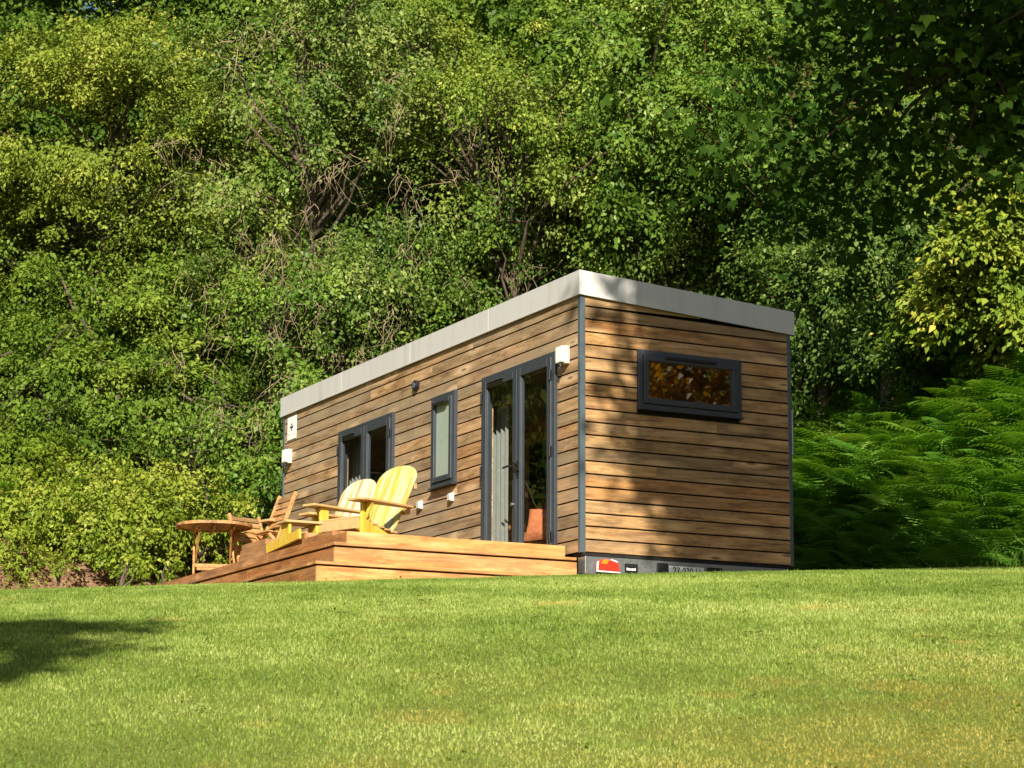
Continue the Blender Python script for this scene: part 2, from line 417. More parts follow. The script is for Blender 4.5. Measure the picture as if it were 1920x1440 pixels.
# ------------------------------------------------------------------ lawn grass
def build_grass():
    g = np.random.default_rng(5)
    u0, u1 = 7.6, 21.5
    N = 1100000
    # density falls with distance
    u = u0 + (u1-u0)*g.random(N*2)**0.85
    keep = g.random(len(u)) < (0.30 + 0.70*u/u1)
    u = u[keep][:N]
    v = (g.random(len(u))*2-1)*(0.27*u + .5)
    P = at(0, 0)[None, :2] + np.outer(u, FW) + np.outer(v, RT)
    ok = bank_d(P[:,0], P[:,1]) < .12
    # not under house, deck
    ok &= ~((P[:,0] < -.2) & (P[:,0] > -7.5) & (P[:,1] > -2.55) & (P[:,1] < 2.5))
    P = P[ok]; u = u[ok]; v = v[ok]; n = len(u)
    x, y = P[:,0], P[:,1]
    z = ground_z(x, y) - .004
    # dry patches: straw where the mower scalps the slope low on the right
    dry = .50*lump(x, y, 1.1, 21) + .38*lump(x, y, .35, 22)
    lowright = np.clip((13.0 - u)/4.5, 0, 1)*np.clip((v + 1.3)/2.6, 0, 1)
    dry = dry + 1.0*lowright + .40*np.clip((11.0-u)/3, 0, 1) - .30 - .15*np.clip((u-14)/4, 0, 1)
    # scattered small bare or straw spots
    sx = g.uniform(-6, 14, 150); sy = g.uniform(-12, 4, 150); sr = g.uniform(.05, .17, 150)
    for a_, b_, r_ in zip(sx, sy, sr):
        q = ((x-a_)**2 + (y-b_)**2) < (r_*g.uniform(.8, 1.3, n))**2
        dry[q] += .55
    dry = np.clip(dry + g.normal(0, .22, n), 0, 1)
    h = (.015 + .013*g.random(n)) * (1 + .25*lump(x, y, .6, 23)) * (1 - .25*dry)
    tall = g.random(n) < .015; h[tall] *= 1.5
    w = (.0019 + .0014*g.random(n)) * (0.72 + u/18)
    az = g.uniform(0, 2*np.pi, n)
    lean = np.abs(g.normal(0, .72, n))
    la = g.uniform(0, 2*np.pi, n)
    B = np.stack([x, y, z], 1)
    side = np.stack([np.cos(az), np.sin(az), 0*az], 1)
    top = B + np.stack([np.cos(la)*np.sin(lean)*h, np.sin(la)*np.sin(lean)*h, np.cos(lean)*h], 1)
    V = np.empty((n, 3, 3), np.float32)
    V[:,0] = B - side*w[:,None]; V[:,1] = B + side*w[:,None]; V[:,2] = top
    tone = np.clip(.5 + .62*lump(x, y, .7, 24) + .60*lump(x, y, 2.2, 25) + .42*lump(x, y, .22, 26) + g.normal(0, .14, n), 0, 1)
    o = quads_object('grass', V.reshape(-1, 3), M['grass'], tone=tone, k=3)
    a = o.data.attributes.new('dry', 'FLOAT', 'POINT'); a.data.foreach_set('value', np.repeat(dry.astype(np.float32), 3))
    tag(o, 'short mown lawn grass with straw coloured dry patches', None, None, 'stuff')
build_grass()
def lawn_weeds():
    # plantain and clover rosettes and a few fallen yellow leaves in the turf
    g = np.random.default_rng(15); Vs = []; ts = []
    for i in range(110):
        u = g.uniform(8, 19); v = (g.random()*2-1)*.25*u; p = at(u, v)
        if bank_d(p[0], p[1]) > 0: continue
        z = float(ground_z(p[0], p[1])); k = g.integers(4, 12); fallen = g.random() < .12
        if fallen: k = 1
        az = g.uniform(0, 6.283, k); el = g.uniform(.05, .35, k); r = g.uniform(0, .05, k)
        P = np.stack([p[0]+r*np.cos(az), p[1]+r*np.sin(az), np.full(k, z + (.03 if fallen else .022))], 1)
        D = np.stack([np.cos(az)*np.cos(el), np.sin(az)*np.cos(el), np.sin(el)], 1); S = np.stack([-np.sin(az), np.cos(az), 0*az], 1)
        L = g.uniform(.02, .045, k)[:,None]; w = L*.42
        q = np.empty((k, 4, 3)); q[:,0] = P; q[:,1] = P + D*L*.55 + S*w*.5; q[:,2] = P + D*L; q[:,3] = P + D*L*.55 - S*w*.5
        Vs.append(q); ts.append(np.full(k, 1.0) if fallen else np.clip(g.normal(.65, .15, k), 0, .9))
    o = quads_object('lawn_weeds', np.concatenate(Vs).reshape(-1, 3), M['leaf_chest'], tone=np.concatenate(ts))
    tag(o, 'small broad leaved weeds and fallen yellow leaves in the lawn', None, None, 'stuff')
lawn_weeds()

# ------------------------------------------------------------------ the tiny house
BH = 0.1305
LEN, WID = 7.94, 2.50
def top_z(y): return 2.585 - 0.0628*y          # underside of the fascia, falling to the rear
house = thing('tiny_house', 'timber clad tiny house on a trailer with a pale grey flat roof edge', 'tiny house', (-4, 1.25, -.32))

def cladding(name, along, a0, a1, face, sign, openings, mat, slope=None):
    """horizontal boards; 'along' axis x or y, 'face' the coordinate of the outer face, sign the outward direction"""
    b = MB(); g = random.Random(hash(name) % 999 + int(a1*10))
    k = 0
    th = .022
    while True:
        z0 = k*BH; z1 = z0 + BH - .016
        if z0 > 2.60: break
        cuts = [(a0, a1)]
        for (o0, o1, p0, p1) in openings:
            if p0 < z0 + BH*.55 and p1 > z0 + BH*.45:
                nc = []
                for c0, c1 in cuts:
                    if o1 <= c0 or o0 >= c1: nc.append((c0, c1)); continue
                    if o0 > c0: nc.append((c0, o0))
                    if o1 < c1: nc.append((o1, c1))
                cuts = nc
        for c0, c1 in cuts:
            # butt joints
            js = [c0]; pos = c0 + g.uniform(.6, 3.4)
            while pos < c1 - .5:
                js.append(pos); pos += g.uniform(1.6, 3.6)
            js.append(c1)
            for s0, s1 in zip(js[:-1], js[1:]):
                s1e = s1 - (.0015 if s1 < c1 else 0)
                wob = g.uniform(-.0015, .0015)
                f0 = face + sign*wob; f1 = face - sign*th
                if slope is not None and slope(s1e) < z0 + .013:
                    s1e = s0 + (s1e-s0)*(slope(s0)-z0-.013)/max(1e-6, slope(s0)-slope(s1e))
                    if s1e < s0 + .03: continue
                t0, t1 = z1, z1
                if slope is not None:
                    t0 = min(z1, slope(s0)); t1 = min(z1, slope(s1e))
                else:
                    t0 = t1 = min(z1, top_z(0) - .002)
                if t0 < z0 + .012 or t1 < z0 + .004: continue
                ch = .006
                prof0 = [(f1, z0), (f0 - sign*.001, z0), (f0, t0-ch), (f0 - sign*ch, t0), (f1, t0)]
                prof1 = [(f1, z0), (f0 - sign*.001, z0), (f0, t1-ch), (f0 - sign*ch, t1), (f1, t1)]
                if along == 'x':
                    vs = [(s0, d, z) for d, z in prof0] + [(s1e, d, z) for d, z in prof1]
                else:
                    vs = [(d, s0, z) for d, z in prof0] + [(d, s1e, z) for d, z in prof1]
                n = 5
                fs = [tuple(range(n)), tuple(range(2*n-1, n-1, -1))] + [(i, i+n, (i+1) % n + n, (i+1) % n) for i in range(n)]
                b.add(vs, fs)
        k += 1
    return b.build(name, mat, house)

OP_F = [(-2.14, -.487, -.1, 2.09), (-6.05, -4.45, -.1, 2.09), (-3.39, -2.79, 1.05, 2.08)]
OP_E = [(.646, 1.875, 1.50, 2.08)]
cladding('wall', 'x', -LEN+.05, -.05, 0.0, -1, OP_F, M['clad_x'])
cladding('wall', 'y', .05, WID-.03, 0.0, 1, OP_E, M['clad_y'], slope=lambda s: top_z(s)-.004)
cladding('wall', 'y', .05, WID-.03, -LEN, -1, [(.55, 1.45, .95, 2.0)], M['clad_y'], slope=lambda s: top_z(s)-.004)
cladding('wall', 'x', -LEN+.05, -.05, WID, 1, [], M['clad_x'])

def wall_core():
    """inner structure with the openings left free; slot 0 dark membrane outside, slot 1 pine lining inside"""
    b = MB()
    def span_x(y0, y1, ops, mi):
        b.mat(mi)
        xs = sorted(ops)
        x = -LEN + .10
        for (o0, o1, p0, p1) in xs:
            b.box((x, y0, 0), (o0, y1, top_z(max(y0, y1))-.01))
            b.box((o0, y0, p1), (o1, y1, top_z(max(y0, y1))-.012))
            if p0 > .05: b.box((o0, y0, 0), (o1, y1, p0))
            x = o1
        b.box((x, y0, 0), (-.10, y1, top_z(max(y0, y1))-.01))
    def span_y(x0, x1, ops, mi):
        b.mat(mi)
        y = .024
        for (o0, o1, p0, p1) in ops:
            b.box((x0, y, 0), (x1, o0, top_z(o0)-.01))
            b.box((x0, o0, p1), (x1, o1, top_z(o1)-.012))
            b.box((x0, o0, 0), (x1, o1, p0))
            y = o1
        b.box((x0, y, 0), (x1, WID-.024, top_z(WID)-.01))
    F = [(-6.05+.02, -4.45-.02, 0, 2.07), (-3.39+.02, -2.79-.02, 1.07, 2.06), (-2.14+.02, -.487-.02, 0, 2.07)]
    span_x(.026, .06, F, 0); span_x(.0615, .10, F, 1)
    E_ = [(.666, 1.855, 1.50, 2.06)]
    span_y(-.06, -.026, E_, 0); span_y(-.0995, -.0615, E_, 1)
    L_ = [(.57, 1.43, .97, 1.98)]
    span_y(-LEN+.026, -LEN+.06, L_, 0); span_y(-LEN+.0615, -LEN+.0995, L_, 1)
    span_x(WID-.06, WID-.026, [], 0); span_x(WID-.10, WID-.0615, [], 1)
    return b.build('lining', [M['dark'], M['inner_x']], house)
wall_core()
b = MB(); b.box((-LEN+.03, .03, -.045), (-.03, WID-.03, -.002)); b.build('underfloor', M['dark'], house)
b = MB(); b.box((-LEN+.1, .1, .0), (-.1, WID-.1, .03)); b.build('floor', M['floor'], house)
b = MB(); b.box((-LEN+.1, .1, 2.36), (-.1, WID-.1, 2.40)); b.build('ceiling', M['inner_white'], house)
# partition between sleeping end and living end
b = MB(); b.box((-4.20, .1, .03), (-4.14, 1.15, 2.36)); b.build('partition', M['inner_x'], house)
b = MB(); b.box((-5.55, 2.34, .95), (-4.55, 2.398, 2.05)); b.build('wall_panel', M['dark'], house, bevel=.004)

def corner(x0, x1, y0, y1, z1):
    b = MB(); b.box((x0, y0, -.012), (x1, y1, z1)); return b.build('corner_trim', M['steel'], house, bevel=.003)
corner(-.051, .006, -.006, .051, top_z(0)+.01)
corner(-LEN-.006, -LEN+.051, -.006, .051, top_z(0)+.01)
corner(-.051, .006, WID-.035, WID+.006, top_z(WID)+.01)
corner(-LEN-.006, -LEN+.051, WID-.035, WID+.006, top_z(WID)+.01)

# roof edge
def fascia_run(name, p, q, h, t, outward):
    p = Vector(p); q = Vector(q); o = Vector(outward)*t
    b = MB()
    up = Vector((0, 0, h))
    vs = [p, q, q+o, p+o, p+up, q+up, q+o+up, p+o+up]
    b.add(vs, [(0,1,2,3)[::-1], (4,5,6,7), (0,4,5,1)[::-1], (1,5,6,2)[::-1], (2,6,7,3)[::-1], (3,7,4,0)[::-1]])
    ob = b.build(name, M['fascia'], house, bevel=.003)
    bm = bmesh.new(); bm.from_mesh(ob.data); bmesh.ops.recalc_face_normals(bm, faces=bm.faces); bm.to_mesh(ob.data); bm.free()
    return ob
FH = .245
ov = .028
for (xa, xb) in ((-8.0, -5.999), (-5.997, -4.001), (-3.999, -2.001), (-1.999, ov)):
    fascia_run('fascia', (xa, 0.012, top_z(0)), (xb, 0.012, top_z(0)), FH, ov+.012, (0, -1, 0))
fascia_run('fascia', (-.012, .0125, top_z(0)), (-.012, WID+.05, top_z(WID+.05)), FH-.002, ov+.0115, (1, 0, 0))
fascia_run('fascia', (-LEN+.012, .0125, top_z(0)), (-LEN+.012, WID+.05, top_z(WID+.05)), FH-.002, ov+.03, (-1, 0, 0))
fascia_run('fascia', (-LEN, WID+.02, top_z(WID+.05)), (-.012, WID+.02, top_z(WID+.05)), FH-.004, ov, (0, 1, 0))
# thin drip lip under the fascia
b = MB()
b.box((-8.0, -ov-.006, top_z(0)-.008), (ov+.004, -ov+.016, top_z(0)+.012))
b.bar((ov-.004, -ov-.002, top_z(-ov)+.001), (ov-.004, WID+.05, top_z(WID+.05)+.001), .022, .02)
b.build('drip_edge', M['fascia'], house)
b = MB()
zf, zr = top_z(0)+FH-.03, top_z(WID)+FH-.03
b.add([(-LEN, .02, zf), (-.02, .02, zf), (-.02, WID+.01, zr), (-LEN, WID+.01, zr), (-LEN, .02, zf-.12), (-.02, .02, zf-.12), (-.02, WID+.01, zr-.12), (-LEN, WID+.01, zr-.12)],
      [(0,1,2,3), (7,6,5,4), (0,4,5,1), (1,5,6,2), (2,6,7,3), (3,7,4,0)])
b.build('roof', M['membrane'], house)

# doors and windows of the long wall
def frame_ring(b, x0, x1, z0, z1, w, y0, y1):
    b.box((x0, y0, z0), (x0+w, y1, z1)); b.box((x1-w, y0, z0), (x1, y1, z1))
    b.box((x0+w+.0004, y0, z1-w), (x1-w-.0004, y1, z1)); b.box((x0+w+.0004, y0, z0), (x1-w-.0004, y1, z0+w))

def french_door(x0, x1, z1, z0=.0, handles=True):
    b = MB()
    frame_ring(b, x0, x1, z0, z1, .05, -.035, .075)
    d = b.build('door', M['frame'], house, bevel=.004)
    xm = (x0+x1)/2 + .02
    leaves = []
    for (a, c) in ((x0+.052, xm-.001), (xm+.001, x1-.052)):
        l = MB(); frame_ring(l, a, c, z0+.052, z1-.052, .085, -.052, .005)
        # glazing bead step
        for (p, q) in ((a+.085, a+.097), (c-.097, c-.085)):
            l.box((p, -.040, z0+.14), (q, -.006, z1-.14))
        lo = l.build('door_leaf', M['frame'], d, bevel=.005, seg=2); leaves.append((a, c))
        g = MB(); g.add([(a+.086, -.022, z0+.138), (c-.086, -.022, z0+.138), (c-.086, -.022, z1-.138), (a+.086, -.022, z1-.138)], [(0,1,2,3)])
        g.build('pane', M['glass'], d)
    # astragal on the meeting stiles
    m = MB(); m.box((xm-.030, -.066, z0+.06), (xm+.030, -.053, z1-.06)); m.build('meeting_bar', M['frame'], d, bevel=.004)
    # ventilation slot
    v = MB(); v.box((x0+.20, -.064, z1-.125), (x0+.55, -.0525, z1-.098)); v.build('trickle_vent', M['black'], d, bevel=.003)
    v = MB(); v.box((x0+.19, -.075, z1-.096), (x0+.56, -.0525, z1-.083)); v.build('vent_hood', M['frame'], d, bevel=.003)
    for zz in (z1-.24, (z0+z1)/2+.02, z0+.20):
        for xx, s in ((x0+.05, -1), (x1-.05, 1)):
            h = MB(); h.cyl((xx, -.062, zz), .011, .11, 'z', 10); h.box((xx-.028, -.056, zz-.045), (xx+.028, -.0525, zz+.045))
            h.build('hinge', M['black'], d)
    if handles:
        for s, xx in ((-1, xm-.045), (1, xm+.05)):
            h = MB(); zz = 1.02
            h.box((xx-.016, -.064, zz-.13), (xx+.016, -.0525, zz+.05))
            h.tube([(xx, -.06, zz), (xx, -.105, zz), (xx+s*.02, -.112, zz), (xx+s*.13, -.112, zz-.004)], .011, 8)
            h.cyl((xx, -.066, zz-.085), .014, .012, 'y', 10)
            h.build('handle', M['black'], d, smooth=False)
        h = MB(); h.cyl((xm-.045, -.068, .62), .018, .03, 'y', 12); h.build('lock', M['galv'], d)
    return d
french_door(-2.14, -.487, 2.09)
french_door(-6.05, -4.45, 2.09)

def narrow_window():
    b = MB(); frame_ring(b, -3.39, -2.79, 1.045, 2.078, .052, -.040, .075); w = b.build('window', M['frame'], house, bevel=.004)
    l = MB(); frame_ring(l, -3.337, -2.843, 1.098, 2.025, .058, -.058, .005); l.build('sash', M['frame'], w, bevel=.005, seg=2)
    g = MB(); g.add([(-3.28, -.024, 1.155), (-2.90, -.024, 1.155), (-2.90, -.024, 1.968), (-3.28, -.024, 1.968)], [(0,1,2,3)]); g.build('pane', M['frosted'], w)
    v = MB(); v.box((-3.27, -.088, 1.955), (-2.95, -.0585, 1.988)); v.build('trickle_vent', M['black'], w, bevel=.006)
    s = MB(); s.box((-3.395, -.075, 1.030), (-2.785, .0, 1.044)); s.build('sill', M['frame'], w, bevel=.002)
narrow_window()

def end_window():
    def ring(b, y0, y1, z0, z1, w, x0, x1):
        b.box((x0, y0, z0), (x1, y0+w, z1)); b.box((x0, y1-w, z0), (x1, y1, z1))
        b.box((x0, y0+w+.0004, z1-w), (x1, y1-w-.0004, z1)); b.box((x0, y0+w+.0004, z0), (x1, y1-w-.0004, z0+w))
    b = MB(); ring(b, .646, 1.875, 1.478, 2.082, .05, -.07, .038); w = b.build('window', M['frame'], house, bevel=.004)
    l = MB(); ring(l, .698, 1.823, 1.530, 2.030, .060, -.01, .056); l.build('sash', M['frame'], w, bevel=.005, seg=2)
    g = MB(); g.add([(.020, .757, 1.589), (.020, 1.764, 1.589), (.020, 1.764, 1.971), (.020, .757, 1.971)], [(0,1,2,3)]); g.build('pane', M['mirror_glass'], w)
    s = MB(); s.box((.0, .640, 1.462), (.075, 1.881, 1.477)); s.build('sill', M['frame'], w, bevel=.002)
    v = MB(); v.box((.057, .95, 2.0), (.075, 1.55, 2.03)); v.build('trickle_vent', M['black'], w, bevel=.004)
end_window()

def rear_window():
    b = MB(); x = -LEN
    y0, y1, z0, z1, w = .55, 1.45, .95, 2.0, .06
    b.box((x-.03, y0, z0), (x+.07, y0+w, z1)); b.box((x-.03, y1-w, z0), (x+.07, y1, z1))
    b.box((x-.03, y0+w+.0004, z1-w), (x+.07, y1-w-.0004, z1)); b.box((x-.03, y0+w+.0004, z0), (x+.07, y1-w-.0004, z0+w))
    wn = b.build('window', M['frame'], house, bevel=.004)
    g = MB(); g.add([(x, y0+w, z0+w), (x, y1-w, z0+w), (x, y1-w, z1-w), (x, y0+w, z1-w)], [(0,1,2,3)]); g.build('pane', M['glass'], wn)
rear_window()

# things screwed to the long wall
def wall_lamp(x0, z0):
    b = MB(); b.box((x0, -.062, z0), (x0+.15, -.001, z0+.185)); l = b.build('wall_lamp', M['lampgrey'], house, bevel=.008, seg=2)
    l2 = MB(); l2.box((x0+.006, -.094, z0+.012), (x0+.144, -.0625, z0+.18)); l2.build('diffuser', M['white'], l, bevel=.012, seg=3)
    s = MB(); s.cyl((x0+.075, -.070, z0-.012), .026, .028, 'z', 14); s.cyl((x0+.075, -.082, z0-.036), .010, .03, 'z', 8); s.build('sensor', M['black'], l)
wall_lamp(-.37, 1.915)
wall_lamp(-7.76, 1.925)
for x, z in ((-3.70, .865), (-2.90, .855)):
    b = MB(); b.box((x-.045, -.035, z-.005), (x+.045, -.001, z+.085)); s = b.build('outdoor_socket', M['white'], house, bevel=.006, seg=2)
    b = MB(); b.box((x-.035, -.052, z+.0), (x+.035, -.0355, z+.075)); b.build('socket_cover', M['lampgrey'], s, bevel=.005)
b = MB(); b.cyl((-3.85, -.02, 2.30), .062, .045, 'y', 24); v = b.build('air_vent', M['black'], house, bevel=.004)
b = MB(); b.cyl((-3.85, -.046, 2.30), .036, .012, 'y', 20); b.build('vent_core', M['steel'], v, bevel=.003)
# small cable conduit on the far corner
b = MB(); b.tube([(-.02, WID+.03, 1.15), (-.02, WID+.03, 1.62)], .016, 10); b.build('conduit', M['galv'], house)

def text_mesh(name, body, size, Mw, mat, parent, depth=.0015, sx=1.0):
    cu = bpy.data.curves.new(name, 'FONT'); cu.body = body; cu.size = size; cu.extrude = depth
    cu.align_x = 'CENTER'; cu.align_y = 'CENTER'
    tmp = bpy.data.objects.new('text_tmp', cu); COL.objects.link(tmp)
    bpy.context.view_layer.update()
    me = bpy.data.meshes.new_from_object(tmp.evaluated_get(bpy.context.evaluated_depsgraph_get()))
    bpy.data.objects.remove(tmp); bpy.data.curves.remove(cu)
    me.transform(Matrix.Diagonal((sx, 1, 1, 1))); me.transform(Mw); me.transform(world_of(parent).inverted())
    me.name = name
    me.materials.clear(); me.materials.append(mat)
    o = bpy.data.objects.new(name, me); COL.objects.link(o); o.parent = parent
    return o
# name board by the far corner: small emblem with a line of lettering too small to read
b = MB(); b.box((-7.78, -.012, 2.235), (-7.49, -.0015, 2.535)); board = b.build('name_board', M['white'], house, bevel=.003)
b = MB()
b.prism([(-.055, .0), (.055, .0), (.04, -.022), (-.04, -.022)], .003, Matrix.Translation((-7.63, -.0138, 2.405)))
b.prism([(-.035, .012), (0, .055), (.035, .012), (.022, .012), (0, .038), (-.022, .012)], .003, Matrix.Translation((-7.63, -.0138, 2.395)))
b.prism([(-.018, -.03), (.018, -.03), (.012, -.05), (-.012, -.05)], .003, Matrix.Translation((-7.63, -.0138, 2.402)))
b.build('emblem', M['ink'], board)
b = MB(); g = random.Random(4); x = -7.745
while x < -7.525:
    w = g.choice((.012, .018, .022)); hgt = g.choice((.020, .024, .026))
    b.box((x, -.0148, 2.300), (x+w*.35, -.0125, 2.300+hgt)); b.box((x+w*.36, -.0148, 2.300+hgt*g.choice((0, .4, .75))), (x+w*.9, -.0125, 2.300+hgt*g.choice((.25, .6, 1.0))+.004)); x += w+.010
b.build('lettering', M['lampgrey'], board)

# trailer under the house
b = MB()
b.box((-.12, .03, -.215), (.030, 2.42, -.048))
b.box((-.05, .03, -.226), (.045, 2.42, -.2155))
bump = b.build('bumper', M['galv'], house, bevel=.006, seg=2)
b = MB(); b.box((-.10, .02, -.046), (.02, 2.46, -.013)); b.build('sill_rail', M['dark'], house, bevel=.003)
tl = MB().prism([(.0, .0), (.005, .07), (.05, .115), (.13, .115), (.235, .085), (.25, .0)], .05, Matrix.Translation((.057, .145, -.19)) @ Matrix.Rotation(R(90), 4, 'Z')).build('tail_light', M['red'], house, bevel=.008, seg=2)
b = MB(); b.prism([(.03, .068), (.06, .112), (.125, .112), (.10, .068)], .006, Matrix.Translation((.0855, .145, -.19)) @ Matrix.Rotation(R(90), 4, 'Z')); b.build('indicator', M['orange'], tl)
b = MB(); b.prism([(-.012, -.012), (-.008, .075), (.0, .090), (.012, .090), (.006, .075), (.004, .0), (.25, -.004), (.25, -.013)], .012, Matrix.Translation((.076, .145, -.19)) @ Matrix.Rotation(R(90), 4, 'Z'))
b.prism([(.14, .108), (.215, .088), (.22, .10), (.145, .119)], .008, Matrix.Translation((.086, .145, -.19)) @ Matrix.Rotation(R(90), 4, 'Z')); b.build('lamp_surround', M['white'], tl)
b = MB(); b.box((.031, .475, -.195), (.0365, .625, -.098)); mp = b.build('maker_plate', M['black'], house, bevel=.002)
b = MB(); g = random.Random(8); yy = .495
while yy < .6:
    w = g.uniform(.008, .014); b.box((.0366, yy, -.165), (.0385, yy+w, -.165+g.uniform(.018, .026))); yy += w+.005
b.build('plate_lettering', M['plate_white'], mp)
b = MB(); b.box((.0315, .84, -.19), (.06, .965, -.072)); b.build('plate_lamp', M['black'], house, bevel=.006)
b = MB(); b.box((.031, .985, -.205), (.036, 1.395, -.092)); npl = b.build('number_plate', M['plate_white'], house, bevel=.002)
Mt = Matrix.Translation((.0375, 1.19, -.142)) @ Matrix(((0,0,1,0),(1,0,0,0),(0,1,0,0),(0,0,0,1)))
text_mesh('plate_number', '27-030-U', .098, Mt, M['ink'], npl, sx=.86)
b = MB(); b.box((.0315, 1.43, -.19), (.055, 1.60, -.085)); b.build('plate_lamp', M['black'], house, bevel=.006)
# wheels and chassis legs
for x in (-3.3, -4.2):
    for y in (.10, 2.40):
        b = MB(); b.cyl((x, y, -.20), .31, .18, 'y', 28); w = b.build('wheel', M['black'], house, bevel=.03, seg=2)
        b = MB(); b.cyl((x, y-.1, -.20), .18, .02, 'y', 24); b.build('rim', M['galv'], w)

# ------------------------------------------------------------------ things seen through the glass
def curtain(x0, x1, y, z0, z1, label):
    n = 60; b = MB(); vs = []
    for i in range(n+1):
        t = i/n; x = x0+(x1-x0)*t
        yy = y + .022*math.sin(t*2*math.pi*5) + .012*math.sin(t*31)
        for zz in (z0, (z0+z1)/2, z1): vs.append((x, yy*(1 if zz > z0 else 1), zz))
    fs = [(i*3+j, (i+1)*3+j, (i+1)*3+j+1, i*3+j+1) for i in range(n) for j in range(2)]
    b.add(vs, fs)
    o = b.build('curtain', M['curtain'], smooth=True); tag(o, label, 'curtain'); return o
curtain(-2.62, -2.10, .28, .05, 2.2, 'grey curtain behind the glass of the large door near the house corner')
curtain(-6.55, -6.02, .28, .05, 2.2, 'grey curtain behind the glass of the door behind the armchairs')

def indoor_chair(x, y, rz):
    t = thing('shell_chair', 'tan shell armchair seen through the large glass door', 'armchair', (x, y, .03), rz)
    # one curved shell: seat flowing into a high winged back
    n, m = 14, 12; vs = []
    for i in range(n):
        s = i/(n-1)
        if s < .45: yy = -.28 + .62*s/.45; zz = .40 - .05*math.sin(s/.45*math.pi)
        else:
            q = (s-.45)/.55; yy = .34 + .22*q; zz = .42 + .62*q
        wid = .30 + .03*math.sin(s*math.pi) - (.14*max(0, (s-.82)/.18)**2)
        for j in range(m):
            a = (j/(m-1)-.5)*2
            vs.append((a*wid, yy - .13*abs(a)**2.2*(1 if s > .4 else .2), zz + (.16*abs(a)**3 if s < .55 else .16*abs(a)**3*max(0, 1-(s-.55)*4))))
    fs = [(i*m+j, i*m+j+1, (i+1)*m+j+1, (i+1)*m+j) for i in range(n-1) for j in range(m-1)]
    sh = MB().add(vs, fs).build('seat_shell', M['shell'], t, local=True, smooth=True)
    so = sh.modifiers.new('thick', 'SOLIDIFY'); so.thickness = .04
    for sx in (-1, 1):
        for sy in (-1, 1):
            MB().tube([(sx*.18, .05+sy*.14, .36), (sx*.26, .05+sy*.26, 0)], [.016, .010], 8).build('leg', M['black'], t, local=True)
    return t
indoor_chair(-2.46, .96, R(30))
def cushion(x, y, z, rz, tilt):
    n = 13; vs = []; s = .20
    for i in range(n):
        for j in range(n):
            a = i/(n-1)*2-1; c = j/(n-1)*2-1
            th = .085*(max(0, (1-a**4)*(1-c**4)))**.5
            k = 1-.06*(1-abs(a*c))
            vs.append((a*s*k, -th, c*s*k))
    m = len(vs)
    vs += [(p[0], -p[1], p[2]) for p in vs]
    fs = [(i*n+j, (i+1)*n+j, (i+1)*n+j+1, i*n+j+1) for i in range(n-1) for j in range(n-1)]
    fs += [tuple(q+m for q in f[::-1]) for f in fs]
    o = MB().add(vs, fs).build('cushion', M['cushion'], smooth=True)
    o.matrix_basis = Matrix.Translation((x, y, z)) @ Matrix.Rotation(rz, 4, 'Z') @ Matrix.Rotation(tilt, 4, 'X')
    tag(o, 'terracotta cushion propped in the tan armchair behind the large door', 'cushion')
cushion(-2.16, .74, .56, R(38), R(-22))


# ------------------------------------------------------------------ the deck
GZ = -.75
deck = thing('deck', 'stepped timber deck along the glazed side of the tiny house', 'deck', (-3.2, -1.2, -.35))
DX0, DX1, DY = -6.6, -.25, -2.38
def plank_tops(b, x0, x1, y0, y1, z, t=.028):
    y = y0; g = random.Random(int((z+3)*100))
    while y < y1 - .01:
        y2 = min(y+.140, y1)
        j = x0 + g.uniform(1.2, 3)
        seg = [x0]
        while j < x1 - .8: seg.append(j); j += g.uniform(2, 3.4)
        seg.append(x1)
        for s0, s1 in zip(seg[:-1], seg[1:]):
            b.box((s0, y, z-t), (s1-.002, y2-.005, z))
        y += .145
# top level boards, nosing, risers: three levels, each lower one a step further out
lev = [(.072, DX1, DY), (-.062, -.045, DY-.215), (-.262, .075, DY-.44)]
b = MB(); plank_tops(b, DX0, DX1, DY+.001, -.045, .072); b.build('decking', M['deck_x'], deck, bevel=.003)
for i, (z, x, y) in enumerate(lev[1:]):
    px, py = lev[i][1], lev[i][2]
    b = MB(); b.box((DX0, y-.012, z-.028), (x-.2, py+.03, z)); b.build('tread', M['deck_x'], deck, bevel=.003)
    b = MB(); b.box((x-.198, y-.0125, z-.0285), (x+.012, -.03, z)); b.build('tread', M['deck_y'], deck, bevel=.003)
zb = [-.058, -.258, -.75]
for i, (z, x, y) in enumerate(lev):
    if i == 0: zt = z+.003; lo = -.061
    else: zt = z - .046; lo = zb[i]
    # long side
    n = 3; cut = [DX0, -4.4, -2.3, x-.027]
    b = MB()
    for s0, s1 in zip(cut[:-1], cut[1:]): b.box((s0, y-.001, lo), (s1-.002, y+.024, zt))
    b.build('riser', M['deck_x'], deck, bevel=.003)
    b = MB(); b.box((x-.0255, y-.002, lo), (x, -.04 if i == 0 else -.02, zt)); b.build('riser', M['deck_y'], deck, bevel=.003)
    if i > 0:
        b = MB(); b.box((DX0, y+.03, z-.046), (x-.05, y+.06, z-.029)); b.box((x-.06, y+.03, z-.046), (x-.03, -.05, z-.029)); b.build('joist', M['dark'], deck)
# corner posts, joists below
for x in (-6.4, -4.6, -2.8, -.6):
    for y in (-2.2, -.3): MB().box((x-.045, y-.045, -1.0), (x+.045, y+.045, .04)).build('post', M['deck_x'], deck)
# two loose boards lying along the front edge
b = MB(); b.box((-3.35, -2.30, .074), (-.80, -2.13, .150)); b.build('edge_board', M['deck_x'], deck, bevel=.004)
b = MB(); b.box((-3.35, -2.285, .1515), (-1.55, -2.14, .215)); b.build('edge_board', M['deck_x'], deck, bevel=.004)
b = MB(); b.box((-3.35, -2.27, .2165), (-2.65, -2.15, .275)); b.build('edge_board', M['deck_x'], deck, bevel=.004)

